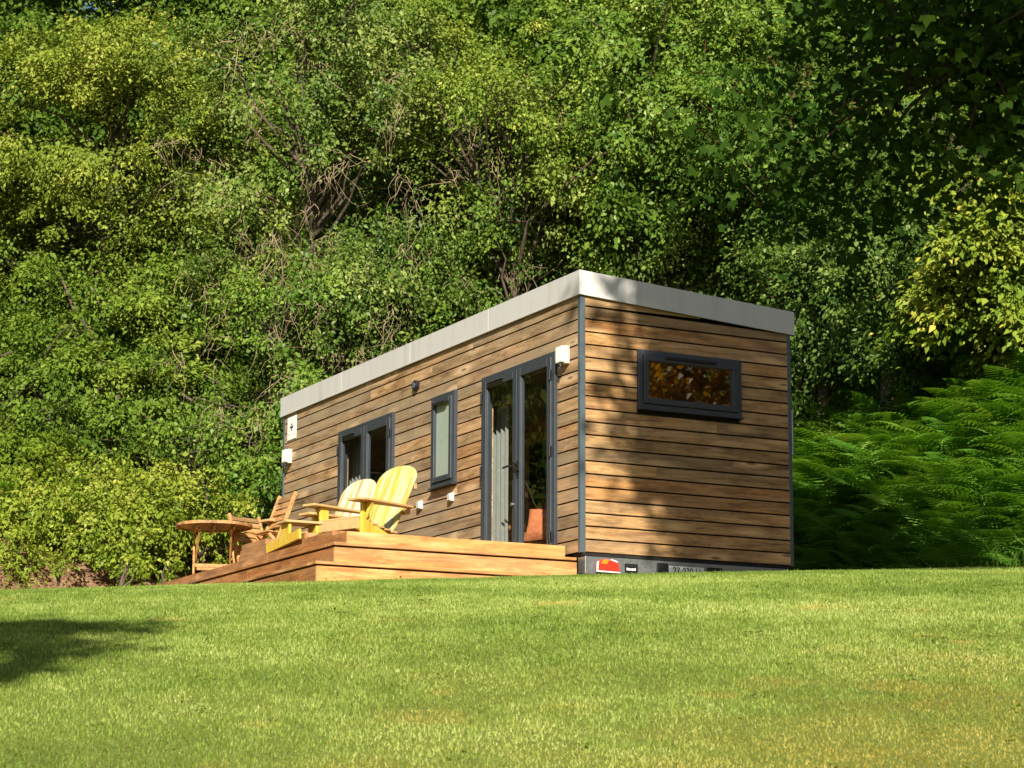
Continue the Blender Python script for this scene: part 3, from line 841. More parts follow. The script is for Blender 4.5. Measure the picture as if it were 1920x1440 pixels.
# ------------------------------------------------------------------ garden furniture
DZ = .0725
def adirondack(x, y, rz, s, back, label, side='yellow'):
    t = thing('adirondack_chair', label, 'garden chair', (x, y, DZ), rz, 'slatted garden armchairs on the deck')
    t.scale = (s, s, s)
    # side stringers running from the front seat edge down to the ground behind
    for sx in (-1, 1):
        MB().prism([(-.02, .36), (.10, .385), (.95, .07), (.95, .0), (.84, .0), (.02, .26), (-.02, .28)], .028,
                   Matrix.Translation((sx*.262, 0, 0)) @ Matrix.Rotation(R(90), 4, 'Z')).build('stringer', M[side], t, local=True, bevel=.004)
        # front leg
        MB().box((sx*.30-.015, .0, 0), (sx*.30+.015, .11, .548)).build('leg', M[side], t, local=True, bevel=.004)
        # arm bracket and arm with a flared front
        MB().prism([(0, .0), (.09, .0), (0, -.16)], .025, Matrix.Translation((sx*.332, .055, .547)) @ Matrix.Rotation(R(0 if sx > 0 else 180), 4, 'Z')).build('arm_bracket', M[side], t, local=True, bevel=.003)
        poly = [(.24, -.13), (.42, -.13), (.44, -.08), (.43, .12), (.37, .62), (.36, .68), (.30, .68), (.29, .55), (.25, .10)]
        vs = [(sx*a, c, .549) for a, c in poly] + [(sx*a, c, .573) for a, c in poly]; n = len(poly)
        fs = [tuple(range(n))[::-1], tuple(range(n, 2*n))] + [(i, (i+1) % n, (i+1) % n+n, i+n) for i in range(n)]
        if sx < 0: fs = [f[::-1] for f in fs]
        MB().add(vs, fs).build('arm', M['arm'], t, local=True, bevel=.004)
    # seat slats
    b = MB()
    for i in range(6):
        yy = .0+.09*i; zz = .395 - .022*i - (.012*math.sin(i/5*math.pi))
        b.box((-.285, yy, zz), (.285, yy+.078, zz+.020), None)
    b.build('seat', M['arm'], t, local=True, bevel=.004)
    MB().box((-.285, -.022, .285), (.285, -.0005, .392)).build('front_rail', M['arm'], t, local=True, bevel=.004)
    # fan back: slats with a rounded head, reclined
    tilt = R(24); Mb = Matrix.Translation((0, .47, .17)) @ Matrix.Rotation(-tilt, 4, 'X')
    b = MB(); ns = 5
    for i in range(ns):
        c0 = -1+2*i/ns; c1 = -1+2*(i+1)/ns
        def xw(c, q): return c*(.235 + .065*q)
        def hh(c): return .95*(.76 + .24*math.sqrt(max(0, 1-(abs(c)*.97)**2.4)))
        poly = [(xw(c0, 0)+.0045, 0), (xw(c1, 0)-.0045, 0)]
        if i == 0: poly = [(xw(c0,0)+.10, 0-.0), (xw(c1, 0)-.0045, -.0), ]
        if i == ns-1: poly = [(xw(c0, 0)+.0045, 0), (xw(c1,0)-.10, 0)]
        e = [(c1 + (c0-c1)*k/5) for k in range(6)]
        if i == ns-1: poly += [(xw(c1,0), .22)]
        for k, c in enumerate(e):
            h_ = hh(c)
            poly.append((xw(c, h_/.93) + (-.0045 if k == 0 else .0045 if k == 5 else 0), h_))
        if i == 0: poly += [(xw(c0,0), .22)]
        b.prism(poly, .02, Mb)
    bo = b.build('backrest', M[back], t, local=True, bevel=.003)
    bm = bmesh.new(); bm.from_mesh(bo.data); bmesh.ops.recalc_face_normals(bm, faces=bm.faces); bm.to_mesh(bo.data); bm.free()
    # rails behind the back: lower and at arm height
    for h_, w_ in ((.40, .30), (.70, .27)):
        p = Mb @ Vector((0, .028, h_)); MB().box((-w_, p.y-.0, p.z-.03), (w_, p.y+.035, p.z+.03)).build('back_rail', M['arm'], t, local=True, bevel=.004)
    return t
adirondack(-2.36, -1.56, R(20), 1.04, 'back_green', 'worn lime yellow slatted garden armchair with the taller brighter back')
adirondack(-4.02, -1.40, R(14), 1.12, 'back_white', 'faded whitish slatted garden armchair with an orange outer back slat')

def footstool():
    t = thing('footstool', 'low yellow wooden footstool beside the faded whitish garden armchair', 'footstool', (-2.30, -2.12, DZ), 0)
    MB().box((-.30, -.06, .345), (-.02, .36, .370)).build('top', M['arm'], t, local=True, bevel=.004)
    for (x, y) in ((-.16, .0), (-.16, .30)):
        MB().box((x-.11, y-.015, .0), (x+.11, y+.015, .344)).build('leg', M['yellow'], t, local=True, bevel=.004)
    MB().bar((-.06, -.245, .055), (.83, -.245, .115), .026, .10).build('side_board', M['yellow'], t, local=True, bevel=.004)
    return t
footstool()

def folding_chair(x, y, rz, label, s=1.0, wide=1.0):
    t = thing('folding_chair', label, 'folding chair', (x, y, DZ), rz, 'slatted wooden folding chairs'); t.scale = (s*wide, s, s)
    # rear frame (front foot to back top), leaning
    for sx in (-1, 1):
        MB().bar((sx*.205, -.24, 0.0), (sx*.205, .10, .92), .030, .045, (0, 1, 0)).build('back_post', M['teak_x'], t, local=True, bevel=.004)
        MB().bar((sx*.172, .28, .0), (sx*.172, -.20, .44), .028, .040, (0, 1, 0)).build('leg', M['teak_x'], t, local=True, bevel=.004)
    b = MB()
    for i in range(5):
        q = .56+.074*i; yy = -.24+.34*q/.92
        p0 = (-.19, yy, q); p1 = (.19, yy, q)
        b.bar(p0, p1, .016, .062, (0, .346, .938))
    b.build('backrest', M['teak_x'], t, local=True, bevel=.003)
    b = MB()
    for i in range(6):
        yy = -.22+.075*i; b.box((-.195, yy, .440+.004*(5-i)), (.195, yy+.062, .456+.004*(5-i)))
    b.build('seat', M['teak_x'], t, local=True, bevel=.003)
    MB().bar((-.17, .17, .1), (.17, .17, .1), .02, .035).build('stretcher', M['teak_x'], t, local=True, bevel=.003)
    return t
folding_chair(-4.98, -1.58, R(108), 'wooden folding chair facing outwards behind the low round table', .84, 1.25)
folding_chair(-4.18, -1.52, R(3), 'wooden folding chair turned towards the low round table, beside the faded armchair', 1.0)

def round_table():
    t = thing('round_table', 'low round slatted wooden table with crossed folding legs', 'table', (-4.76, -2.07, DZ), R(-16)); t.scale = (.95, .95, 1)
    b = MB(); r = .43; y = -r
    w = .078
    while y < r-.01:
        y1 = min(y+w-.005, r)
        a = math.sqrt(max(0, r*r-y*y)); c = math.sqrt(max(0, r*r-y1*y1)); mid = (y+y1)/2; d = math.sqrt(r*r-mid*mid)
        poly = [(-a, y), (a, y), (d, mid), (c, y1), (-c, y1), (-d, mid)]
        vs = [(p, q, .575) for p, q in poly] + [(p, q, .597) for p, q in poly]
        b.add(vs, [(5,4,3,2,1,0), (6,7,8,9,10,11)] + [(i, (i+1) % 6, (i+1) % 6+6, i+6) for i in range(6)]); y += w
    # rim
    n = 40
    for k in range(n):
        a0 = 2*math.pi*k/n; a1 = 2*math.pi*(k+1)/n
        p = [(math.cos(a)*rr, math.sin(a)*rr, z) for z in (.566, .599) for a, rr in ((a0, r-.012), (a1, r-.012), (a1, r+.022), (a0, r+.022))]
        b.add(p, [(3,2,1,0), (4,5,6,7), (0,1,5,4), (2,3,7,6)])
    b.build('tabletop', M['teak_x'], t, local=True)
    MB().box((-.30, -.03, .515), (.30, .0, .565)).box((-.30, .20, .515), (.30, .23, .565)).box((-.30, -.23, .515), (.30, -.20, .565)).build('apron', M['teak_x'], t, local=True, bevel=.004)
    for sx in (-1, 1):
        MB().bar((-.28, sx*.215, .0), (.26, sx*.185, .53), .024, .040, (0, 0, 1)).build('leg', M['teak_x'], t, local=True, bevel=.004)
        MB().bar((.28, sx*.245, .0), (-.26, sx*.215, .53), .024, .040, (0, 0, 1)).build('leg', M['teak_x'], t, local=True, bevel=.004)
    MB().bar((.16, -.24, .12), (.16, .24, .12), .02, .04).bar((-.16, -.2, .12), (-.16, .2, .12), .02, .04).build('stretcher', M['teak_x'], t, local=True, bevel=.003)
    return t
round_table()

# ------------------------------------------------------------------ trees and plants
def unit(a): return a/np.maximum(np.linalg.norm(a, axis=-1, keepdims=True), 1e-9)

def leaf_quads(P, D, N, L, W, fold=.18, droop=.12):
    D = unit(D); S = unit(np.cross(N, D)); N = np.cross(D, S)
    L = np.asarray(L)[:, None]; W = np.asarray(W)[:, None]
    V = np.empty((len(P), 4, 3))
    mid = P + D*L*.45 + N*W*fold
    V[:,0] = P; V[:,1] = mid + S*W*.5; V[:,2] = P + D*L - N*L*droop; V[:,3] = mid - S*W*.5
    return V

def lobes(dirs, g, amp=.25, nw=9):
    r = np.ones(len(dirs))
    for i in range(nw):
        k = unit(g.normal(size=3))*g.uniform(2.0, 7.0); r += amp/2.2*np.sin(dirs@k + g.uniform(0, 6.28))/np.sqrt(1+i*.5)
    return r

def crown_points(g, c, rad, ns, front=.68, amp=.28, inner=.45):
    d = unit(g.normal(size=(ns, 3)))
    tocam = unit(CAM - c)
    flip = (d@tocam < 0) & (g.random(ns) < (front-.5)*2)
    d[flip] -= 2*np.outer(d[flip]@tocam, tocam)
    q = inner + (1-inner)*g.random(ns)**.55
    r = q*lobes(d, g, amp)
    return c + d*r[:,None]*np.asarray(rad), d, q

def sprays(g, C, d, q, tone0, per, sr, L, flat=.18, style='flat', jit=.5):
    """clusters of leaves around the points C; returns leaf quads and tones"""
    ns = len(C)
    up = np.array([0, 0, 1.0])
    if style == 'flat':
        n = unit(up*.8 + d*.35 + SUN*.45 + g.normal(0, .25, (ns, 3)))
    else:
        n = unit(up*.3 + d*.8 + SUN*.4 + g.normal(0, .38, (ns, 3)))
    out = unit(d - n*np.sum(d*n, 1, keepdims=True) + 1e-3)
    sd = np.cross(n, out)
    idx = np.repeat(np.arange(ns), per); m = len(idx)
    R_ = sr*np.clip(np.exp(g.normal(-.05, .38, ns)), .4, 2.0)
    a = g.normal(0, .36, m); b_ = g.normal(0, .30, m); h = g.normal(0, flat, m)
    if style == 'flat': h -= .22*(a*a + b_*b_)      # tips hang a little
    P = C[idx] + (out[idx]*a[:,None] + sd[idx]*b_[:,None] + n[idx]*h[:,None])*R_[idx][:,None]
    D = out[idx]*(.6 + a[:,None]) + sd[idx]*b_[:,None]*1.4 + g.normal(0, .45, (m, 3)) - up*.12
    N = n[idx] + g.normal(0, jit, (m, 3))
    LL = L*np.clip(np.exp(g.normal(0, .30, m)), .45, 2.0); W = LL*(.50 + .16*g.random(m))
    V = leaf_quads(P, D, N, LL, W)
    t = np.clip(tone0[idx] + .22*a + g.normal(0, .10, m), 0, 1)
    return V, t

def trunk_and_limbs(g, base, top, r0, C, n_limb, limb_r=.035, sag=.1):
    b = MB(); base = np.asarray(base, float); top = np.asarray(top, float)
    pts = []; n = 9
    bend = g.normal(0, .18, (2, 2))*np.linalg.norm(top-base)*.25
    for i in range(n):
        t = i/(n-1); p = base + (top-base)*t
        p[:2] += bend[0]*math.sin(t*math.pi) + bend[1]*math.sin(t*2*math.pi)*.4
        pts.append(p)
    b.tube(pts, [r0*(1.25 if i == 0 else 1-.72*i/(n-1)) for i in range(n)], 10)
    pick = g.choice(len(C), min(n_limb, len(C)), replace=False)
    for k in pick:
        e = C[k]; t = np.clip(.25 + .65*(e[2]-base[2])/max(.5, top[2]-base[2]) - .18, .12, .95)
        i = t*(n-1); i0 = int(i); s = pts[i0] + (pts[min(i0+1, n-1)]-pts[i0])*(i-i0)
        L = np.linalg.norm(e-s)
        m1 = s + (e-s)*.35 + g.normal(0, .07, 3)*L + np.array([0, 0, sag*L]); m2 = s + (e-s)*.7 + g.normal(0, .06, 3)*L + np.array([0, 0, sag*L*.8])
        rr = limb_r*(.5+.5*min(1.5, L/2))
        b.tube([s, m1, m2, e], [rr, rr*.7, rr*.42, rr*.15], 5, cap=False)
    return b

def tree(name, label, cat, u, v, h0, zc, rad, seed, leaf, style='flat', ns=230, per=150, sr=.5, L=.075, tone=(.25, .65), trunk_r=.11, bark='bark',
         limbs=60, twigs=0, amp=.36, group=None, topfrac=.3, inner=.55, front=.72, jit=.5, trunk=True, bough=9, bspread=1.0):
    """u,v: where the trunk stands; zc: height of the crown centre; rad: crown half sizes (along the view, across, up)"""
    g = np.random.default_rng(seed)
    p = at(u, v); gz = float(ground_z(p[0], p[1])); base = np.array([p[0], p[1], gz-.15])
    c = np.array([p[0], p[1], zc])
    t = thing(name, label, cat, (p[0], p[1], gz), 0, group)
    A = np.array([[FW[0], FW[1], 0], [RT[0], RT[1], 0], [0, 0, 1.0]])
    ns = int(ns*.72); nb = max(6, int(ns/bough))
    Cb, db, qb = crown_points(g, c, (1, 1, 1), nb, front, amp, inner)
    Cb = c + ((Cb-c)@A.T*np.asarray(rad))@A
    bi = np.repeat(np.arange(nb), int(math.ceil(ns/nb)))[:ns]; ns = len(bi)
    spread = sr*bspread*(.6+.8*g.random(nb))
    od = db*np.array([1, 1, .25]); od = od/np.maximum(np.linalg.norm(od, axis=1, keepdims=True), .2)
    loc = g.normal(0, 1, (ns, 3))*(np.array([1, 1, .22]) if style == 'flat' else np.array([.85, .85, .75]))
    C = Cb[bi] + loc*spread[bi][:,None]
    rel = np.sum((C-Cb[bi])*od[bi], 1)
    if style == 'flat': C[:,2] -= .16*np.maximum(rel, 0)
    d = unit(db[bi]*1.0 + unit(C-Cb[bi]+1e-6)*.6); q = qb[bi]
    tb_ = g.normal(0, .5, nb)[bi]
    sh = g.random(ns) < .22      # shoots that stick out of the bough
    C[sh] += (d[sh] + g.normal(0, .45, (sh.sum(), 3)))*(g.uniform(.25, .75, sh.sum())*min(1.0, sr*1.6))[:,None]
    gz_ = ground_z(C[:,0], C[:,1]); low = C[:,2] < gz_ + .15
    C[low, 2] = gz_[low] + .15 + .4*g.random(low.sum())
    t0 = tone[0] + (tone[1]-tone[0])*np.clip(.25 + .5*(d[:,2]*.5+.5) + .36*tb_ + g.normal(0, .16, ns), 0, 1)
    V, tn = sprays(g, C, d, q, t0, per, sr, L, style=style, jit=jit, flat=.16 if style == 'flat' else .30)
    if trunk:
        top = c + np.array([0, 0, rad[2]*topfrac])
        tb = trunk_and_limbs(g, base, top, trunk_r, C, limbs)
        tb.build('trunk', M[bark], t, smooth=True)
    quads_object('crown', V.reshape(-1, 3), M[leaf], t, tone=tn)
    if twigs:
        b = MB(); tocam = unit(CAM - c)
        for k in range(twigs):
            dd = unit(tocam*1.0 + g.normal(0, .75, 3)); s = c + np.einsum('j,jk->k', (A@dd)*np.asarray(rad)*(1.0+.22*g.random()), A)
            for j in range(g.integers(4, 10)):
                q0 = s + g.normal(0, .07, 3); dr = unit(np.array([0, 0, -1.0]) + g.normal(0, .75, 3) + tocam*.25)
                pts = [q0]; ln = g.uniform(.25, .95)
                for m_ in range(7):
                    dr = unit(dr + np.array([0, 0, -.16]) + g.normal(0, .42, 3)); pts.append(pts[-1] + dr*ln/7)
                r0 = g.uniform(.003, .0065); b.tube(pts, [r0*(1-.11*i) for i in range(8)], 3, cap=False)
        tag(b.build('dead_twigs', M['twig'], t), None, None, None, 'stuff')
    return t

def zpx(u, ypx): return CAM[2] + (1563.8-ypx)/4370.0*u      # used only while laying the wood out by eye

def T(name, label, px, py, rx, ry, u, seed, leaf, depth=None, **k):
    v = (px-960)/4370*u; rw = rx/4370*u; rh = ry/4370*u
    return tree(name, label, 'tree' if 'tree' in name else 'shrub', u, v, 0, zpx(u, py), (depth or min(1.9, .8*max(rw, rh)), rw, rh), seed, leaf, **k)

G1 = 'trees on the wooded bank'
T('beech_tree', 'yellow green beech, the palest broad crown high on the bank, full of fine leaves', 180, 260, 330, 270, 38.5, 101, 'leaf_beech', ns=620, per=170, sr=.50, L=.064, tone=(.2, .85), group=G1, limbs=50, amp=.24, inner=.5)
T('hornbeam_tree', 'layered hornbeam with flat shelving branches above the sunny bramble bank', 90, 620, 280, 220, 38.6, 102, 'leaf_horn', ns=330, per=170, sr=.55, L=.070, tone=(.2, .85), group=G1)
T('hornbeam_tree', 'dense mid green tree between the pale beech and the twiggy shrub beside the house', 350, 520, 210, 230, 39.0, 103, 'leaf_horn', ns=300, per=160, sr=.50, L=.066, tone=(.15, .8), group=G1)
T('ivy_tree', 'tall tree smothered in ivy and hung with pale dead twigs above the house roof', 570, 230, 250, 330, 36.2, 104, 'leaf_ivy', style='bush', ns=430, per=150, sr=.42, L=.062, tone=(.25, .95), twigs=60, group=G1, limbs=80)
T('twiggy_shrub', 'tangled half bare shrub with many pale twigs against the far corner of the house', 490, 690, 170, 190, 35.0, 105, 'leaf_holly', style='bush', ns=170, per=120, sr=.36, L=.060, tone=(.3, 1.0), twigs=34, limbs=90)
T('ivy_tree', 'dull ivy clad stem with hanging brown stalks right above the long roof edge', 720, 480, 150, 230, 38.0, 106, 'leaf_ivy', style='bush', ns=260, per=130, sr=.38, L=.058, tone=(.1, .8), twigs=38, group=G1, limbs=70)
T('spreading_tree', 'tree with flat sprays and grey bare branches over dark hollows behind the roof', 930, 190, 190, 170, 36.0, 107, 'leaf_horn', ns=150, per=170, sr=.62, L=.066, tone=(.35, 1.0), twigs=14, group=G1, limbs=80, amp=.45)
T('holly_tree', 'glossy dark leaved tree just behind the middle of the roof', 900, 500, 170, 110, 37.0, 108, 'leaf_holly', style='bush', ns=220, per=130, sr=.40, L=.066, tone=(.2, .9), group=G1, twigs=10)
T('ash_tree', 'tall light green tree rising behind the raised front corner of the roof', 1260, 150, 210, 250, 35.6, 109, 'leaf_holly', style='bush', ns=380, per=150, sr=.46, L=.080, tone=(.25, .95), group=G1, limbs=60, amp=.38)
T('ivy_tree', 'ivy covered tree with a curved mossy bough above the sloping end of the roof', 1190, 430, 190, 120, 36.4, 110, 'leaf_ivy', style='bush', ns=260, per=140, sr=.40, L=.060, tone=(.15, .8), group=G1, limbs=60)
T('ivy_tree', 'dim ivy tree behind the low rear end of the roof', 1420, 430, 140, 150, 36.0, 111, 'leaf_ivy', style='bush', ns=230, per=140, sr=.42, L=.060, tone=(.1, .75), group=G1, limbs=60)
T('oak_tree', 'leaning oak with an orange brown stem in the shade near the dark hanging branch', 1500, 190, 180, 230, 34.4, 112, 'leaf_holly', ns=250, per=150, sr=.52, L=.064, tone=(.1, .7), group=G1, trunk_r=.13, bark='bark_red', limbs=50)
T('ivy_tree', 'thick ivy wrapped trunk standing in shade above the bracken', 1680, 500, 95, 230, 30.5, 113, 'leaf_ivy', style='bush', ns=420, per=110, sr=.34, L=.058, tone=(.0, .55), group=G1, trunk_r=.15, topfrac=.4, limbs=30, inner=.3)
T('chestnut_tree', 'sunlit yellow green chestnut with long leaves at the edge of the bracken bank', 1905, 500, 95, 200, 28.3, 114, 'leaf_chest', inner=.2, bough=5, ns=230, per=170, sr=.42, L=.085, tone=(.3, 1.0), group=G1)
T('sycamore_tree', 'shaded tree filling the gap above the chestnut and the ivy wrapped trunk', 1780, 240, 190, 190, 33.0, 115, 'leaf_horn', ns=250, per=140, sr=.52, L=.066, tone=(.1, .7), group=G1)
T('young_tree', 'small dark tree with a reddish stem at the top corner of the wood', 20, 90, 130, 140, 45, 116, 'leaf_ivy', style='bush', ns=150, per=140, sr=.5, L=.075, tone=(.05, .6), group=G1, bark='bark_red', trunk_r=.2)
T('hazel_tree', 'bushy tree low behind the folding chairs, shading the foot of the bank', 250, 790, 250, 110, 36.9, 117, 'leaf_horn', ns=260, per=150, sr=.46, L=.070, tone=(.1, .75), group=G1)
T('shade_fill_tree', 'narrow dark leaf mass added as shade in the hollow between the flat sprayed tree and the tall light ash', 1040, 290, 75, 110, 38.6, 118, 'leaf_shade_fill', ns=130, per=150, sr=.44, L=.055, tone=(.0, .7))  # dark crowns added to fill the hollows in place of real shade
T('shade_fill_tree', 'dark leaf mass added as shade in the hollow above the hanging brown stalks and the roof middle', 835, 310, 75, 100, 37.4, 123, 'leaf_shade_fill', ns=120, per=150, sr=.44, L=.055, tone=(.0, .7))
T('shade_fill_tree', 'dark leaf mass added as shade beyond the low roof end, under the leaning oak crown', 1600, 400, 110, 120, 33.6, 124, 'leaf_shade_fill', ns=160, per=150, sr=.44, L=.055, tone=(.0, .7))
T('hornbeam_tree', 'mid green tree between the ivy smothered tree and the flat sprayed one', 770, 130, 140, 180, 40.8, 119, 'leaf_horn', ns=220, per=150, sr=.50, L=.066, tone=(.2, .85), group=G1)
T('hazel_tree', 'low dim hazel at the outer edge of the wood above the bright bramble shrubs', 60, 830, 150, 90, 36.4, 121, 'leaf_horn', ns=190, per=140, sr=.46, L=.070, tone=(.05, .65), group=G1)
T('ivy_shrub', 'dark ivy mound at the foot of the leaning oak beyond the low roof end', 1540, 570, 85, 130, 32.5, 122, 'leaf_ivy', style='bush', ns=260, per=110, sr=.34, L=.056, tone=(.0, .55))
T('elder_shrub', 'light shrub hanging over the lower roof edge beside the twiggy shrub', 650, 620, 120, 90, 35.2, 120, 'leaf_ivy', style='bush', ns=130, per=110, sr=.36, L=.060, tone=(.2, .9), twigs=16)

# the mass of wood higher up the bank behind the separate trees
def far_wood():
    g = np.random.default_rng(77); Vs = []; ts = []
    for i in range(230):
        u = g.uniform(42, 62); v = g.uniform(-.30, .30)*u
        p = at(u, v); gz = float(ground_z(p[0], p[1])); c = np.array([p[0], p[1], gz + g.uniform(.5, 6.0)])
        C, d, q = crown_points(g, c, (1.3, 1.9, 1.9), 50, .85, .3)
        V, t = sprays(g, C, d, q, np.full(50, g.uniform(.0, .25)) + g.normal(0, .1, 50), 60, .62, .125, style='flat')  # leaf tone kept low so gaps between nearer trees look shaded
        Vs.append(V); ts.append(t)
    for i in range(60):
        u = g.uniform(44, 60); v = g.uniform(-.10, .10)*u; p = at(u, v); gz = float(ground_z(p[0], p[1])); c = np.array([p[0], p[1], gz + g.uniform(3, 8)])
        C, d, q = crown_points(g, c, (1.3, 1.9, 1.9), 50, .85, .3)
        V, t = sprays(g, C, d, q, np.full(50, g.uniform(.0, .25)) + g.normal(0, .1, 50), 60, .62, .125, style='flat')
        Vs.append(V); ts.append(t)
    o = quads_object('wood', np.concatenate(Vs).reshape(-1, 3), M['leaf_horn'], tone=np.clip(np.concatenate(ts), 0, 1))
    tag(o, 'mass of woodland further up the bank', None, None, 'stuff')
far_wood()

# low shrubs and weeds of the sunny bank
def S(name, label, px, py, rx, ry, u, seed, leaf='leaf_shrub', **k):
    a = dict(ns=110, per=90, sr=.24, L=.058, tone=(.3, 1.0), style='bush', limbs=26, trunk_r=.025, bough=5, inner=.3, jit=.6); a.update(k)
    T(name, label, px, py, rx, ry, u, seed, leaf, **a)
S('bramble_shrub', 'bright bramble shrub at the outer end of the sunny bank', 40, 987, 85, 26, 32.4, 201)
S('bramble_shrub', 'tall bright shrub at the crest of the sunny bank under the dark hollow', 190, 975, 95, 40, 33.2, 202)
S('bramble_shrub', 'bright shrub with the lightest leaves behind the low round table', 300, 975, 80, 42, 33.0, 203, tone=(.5, 1.1))
S('bramble_shrub', 'low leafy shrub beside the bare earth in front of the taller bramble', 120, 997, 75, 24, 32.1, 204)
S('bramble_shrub', 'low shrub half hidden by the legs of the round table', 380, 997, 75, 28, 32.3, 205, tone=(.2, .9))
S('fern_shrub', 'dark feathery shrub behind the back of the folding chairs', 470, 930, 90, 60, 32.8, 206, leaf='leaf_holly', tone=(.1, .7))
S('bramble_shrub', 'small green shrub above the earth strip, next to the round table', 250, 997, 60, 24, 32.1, 207, tone=(.25, .85))
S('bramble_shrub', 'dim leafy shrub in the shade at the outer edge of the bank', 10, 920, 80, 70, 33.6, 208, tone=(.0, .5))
for px, py, rx, sd, lab in ((25, 1052, 45, 231, 'low trailing plant on the bare earth at the outer end of the strip'), (228, 1050, 40, 234, 'low trailing plant on the earth strip, next along towards the round table')):
    S('trailing_plant', lab, px, py, rx, 16, 31.5, sd, ns=44, per=60, sr=.18, L=.05, limbs=8, trunk_r=.01)
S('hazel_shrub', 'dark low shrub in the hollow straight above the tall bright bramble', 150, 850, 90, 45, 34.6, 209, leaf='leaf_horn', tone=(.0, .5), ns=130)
for i, (px, py, lab) in enumerate([(108, 1062, 'small weed sprouting from the bare earth strip, nearest the bramble'), (240, 1076, 'small upright weed in the middle of the bare earth strip'), (318, 1074, 'leafy weed at the edge of the lawn near the table leg')]):
    S('weed_plant', lab, px, py, 16, 16, 30.9, 220+i, ns=12, per=40, sr=.12, L=.05, limbs=5, trunk_r=.008)

def fern_bank():
    """bracken: arching fronds, each a rib with paired tapering leaflets"""
    g = np.random.default_rng(31); quads = []; tones = []
    spots = []
    for i in range(1500):
        u = g.uniform(22.5, 33); v = g.uniform(2.2, .25*u+1.0)
        p = at(u, v)
        d = float(bank_d(p[0], p[1]))
        if d < .5 or d > 6.5: continue
        if p[0] < .35 and p[1] < 3.0: continue
        spots.append((p[0], p[1], d))
    for i in range(160):          # a little bracken among the brambles too
        u = g.uniform(32, 36); v = g.uniform(-.23, -.10)*u; p = at(u, v); d = float(bank_d(p[0], p[1]))
        if 1.2 < d < 2.6: spots.append((p[0], p[1], d))
    for x, y, d in spots:
        z = float(ground_z(x, y)); nf = g.integers(2, 5); tn = g.uniform(.0, .7) + .2*min(1, d/4)  # fronds higher up the bank coloured lighter, as if more sunlit
        for k in range(nf):
            az = g.uniform(0, 6.283); Lf = g.uniform(.55, 1.05); el = g.uniform(.9, 1.35)
            n = 17; s = np.linspace(0, 1, n)
            th = el - s*g.uniform(1.1, 1.7)
            ds = Lf/n
            hr = np.cumsum(np.cos(th))*ds; vr = np.cumsum(np.sin(th))*ds
            c0, s0 = math.cos(az), math.sin(az)
            P = np.stack([x + hr*c0, y + hr*s0, z + vr], 1)
            Dr = np.stack([np.cos(th)*c0, np.cos(th)*s0, np.sin(th)], 1)
            Sd = np.array([-s0, c0, 0.0]); Nn = np.cross(Sd[None], Dr)
            w = .30*Lf*np.sin(np.clip((s-.10)/.9, 0, 1)**.7*math.pi*.96)*(1.15-.55*s)
            i0 = 3
            for sg in (-1, 1):
                b0 = P[i0:]; ln = w[i0:]; dirn = unit(Sd[None]*sg + Dr[i0:]*.35 - Nn[i0:]*.0 - np.array([0, 0, .18]))
                wd = ds*.78
                q = np.empty((n-i0, 4, 3))
                q[:,0] = b0 - Dr[i0:]*wd*.5; q[:,1] = b0 + Dr[i0:]*wd*.5
                q[:,2] = b0 + dirn*ln[:,None] + Dr[i0:]*wd*.18; q[:,3] = b0 + dirn*ln[:,None] - Dr[i0:]*wd*.10
                quads.append(q); tones.append(np.full(n-i0, tn + g.normal(0, .07)))
            # the rib
            q = np.empty((n-1, 4, 3)); r = .006
            q[:,0] = P[:-1]-Sd*r; q[:,1] = P[:-1]+Sd*r; q[:,2] = P[1:]+Sd*r*.8; q[:,3] = P[1:]-Sd*r*.8
            quads.append(q); tones.append(np.full(n-1, tn+.25))
    o = quads_object('bracken', np.concatenate(quads).reshape(-1, 3), M['fern'], tone=np.clip(np.concatenate(tones), 0, 1))
    tag(o, 'bracken covering the shaded bank', None, None, 'stuff')
fern_bank()

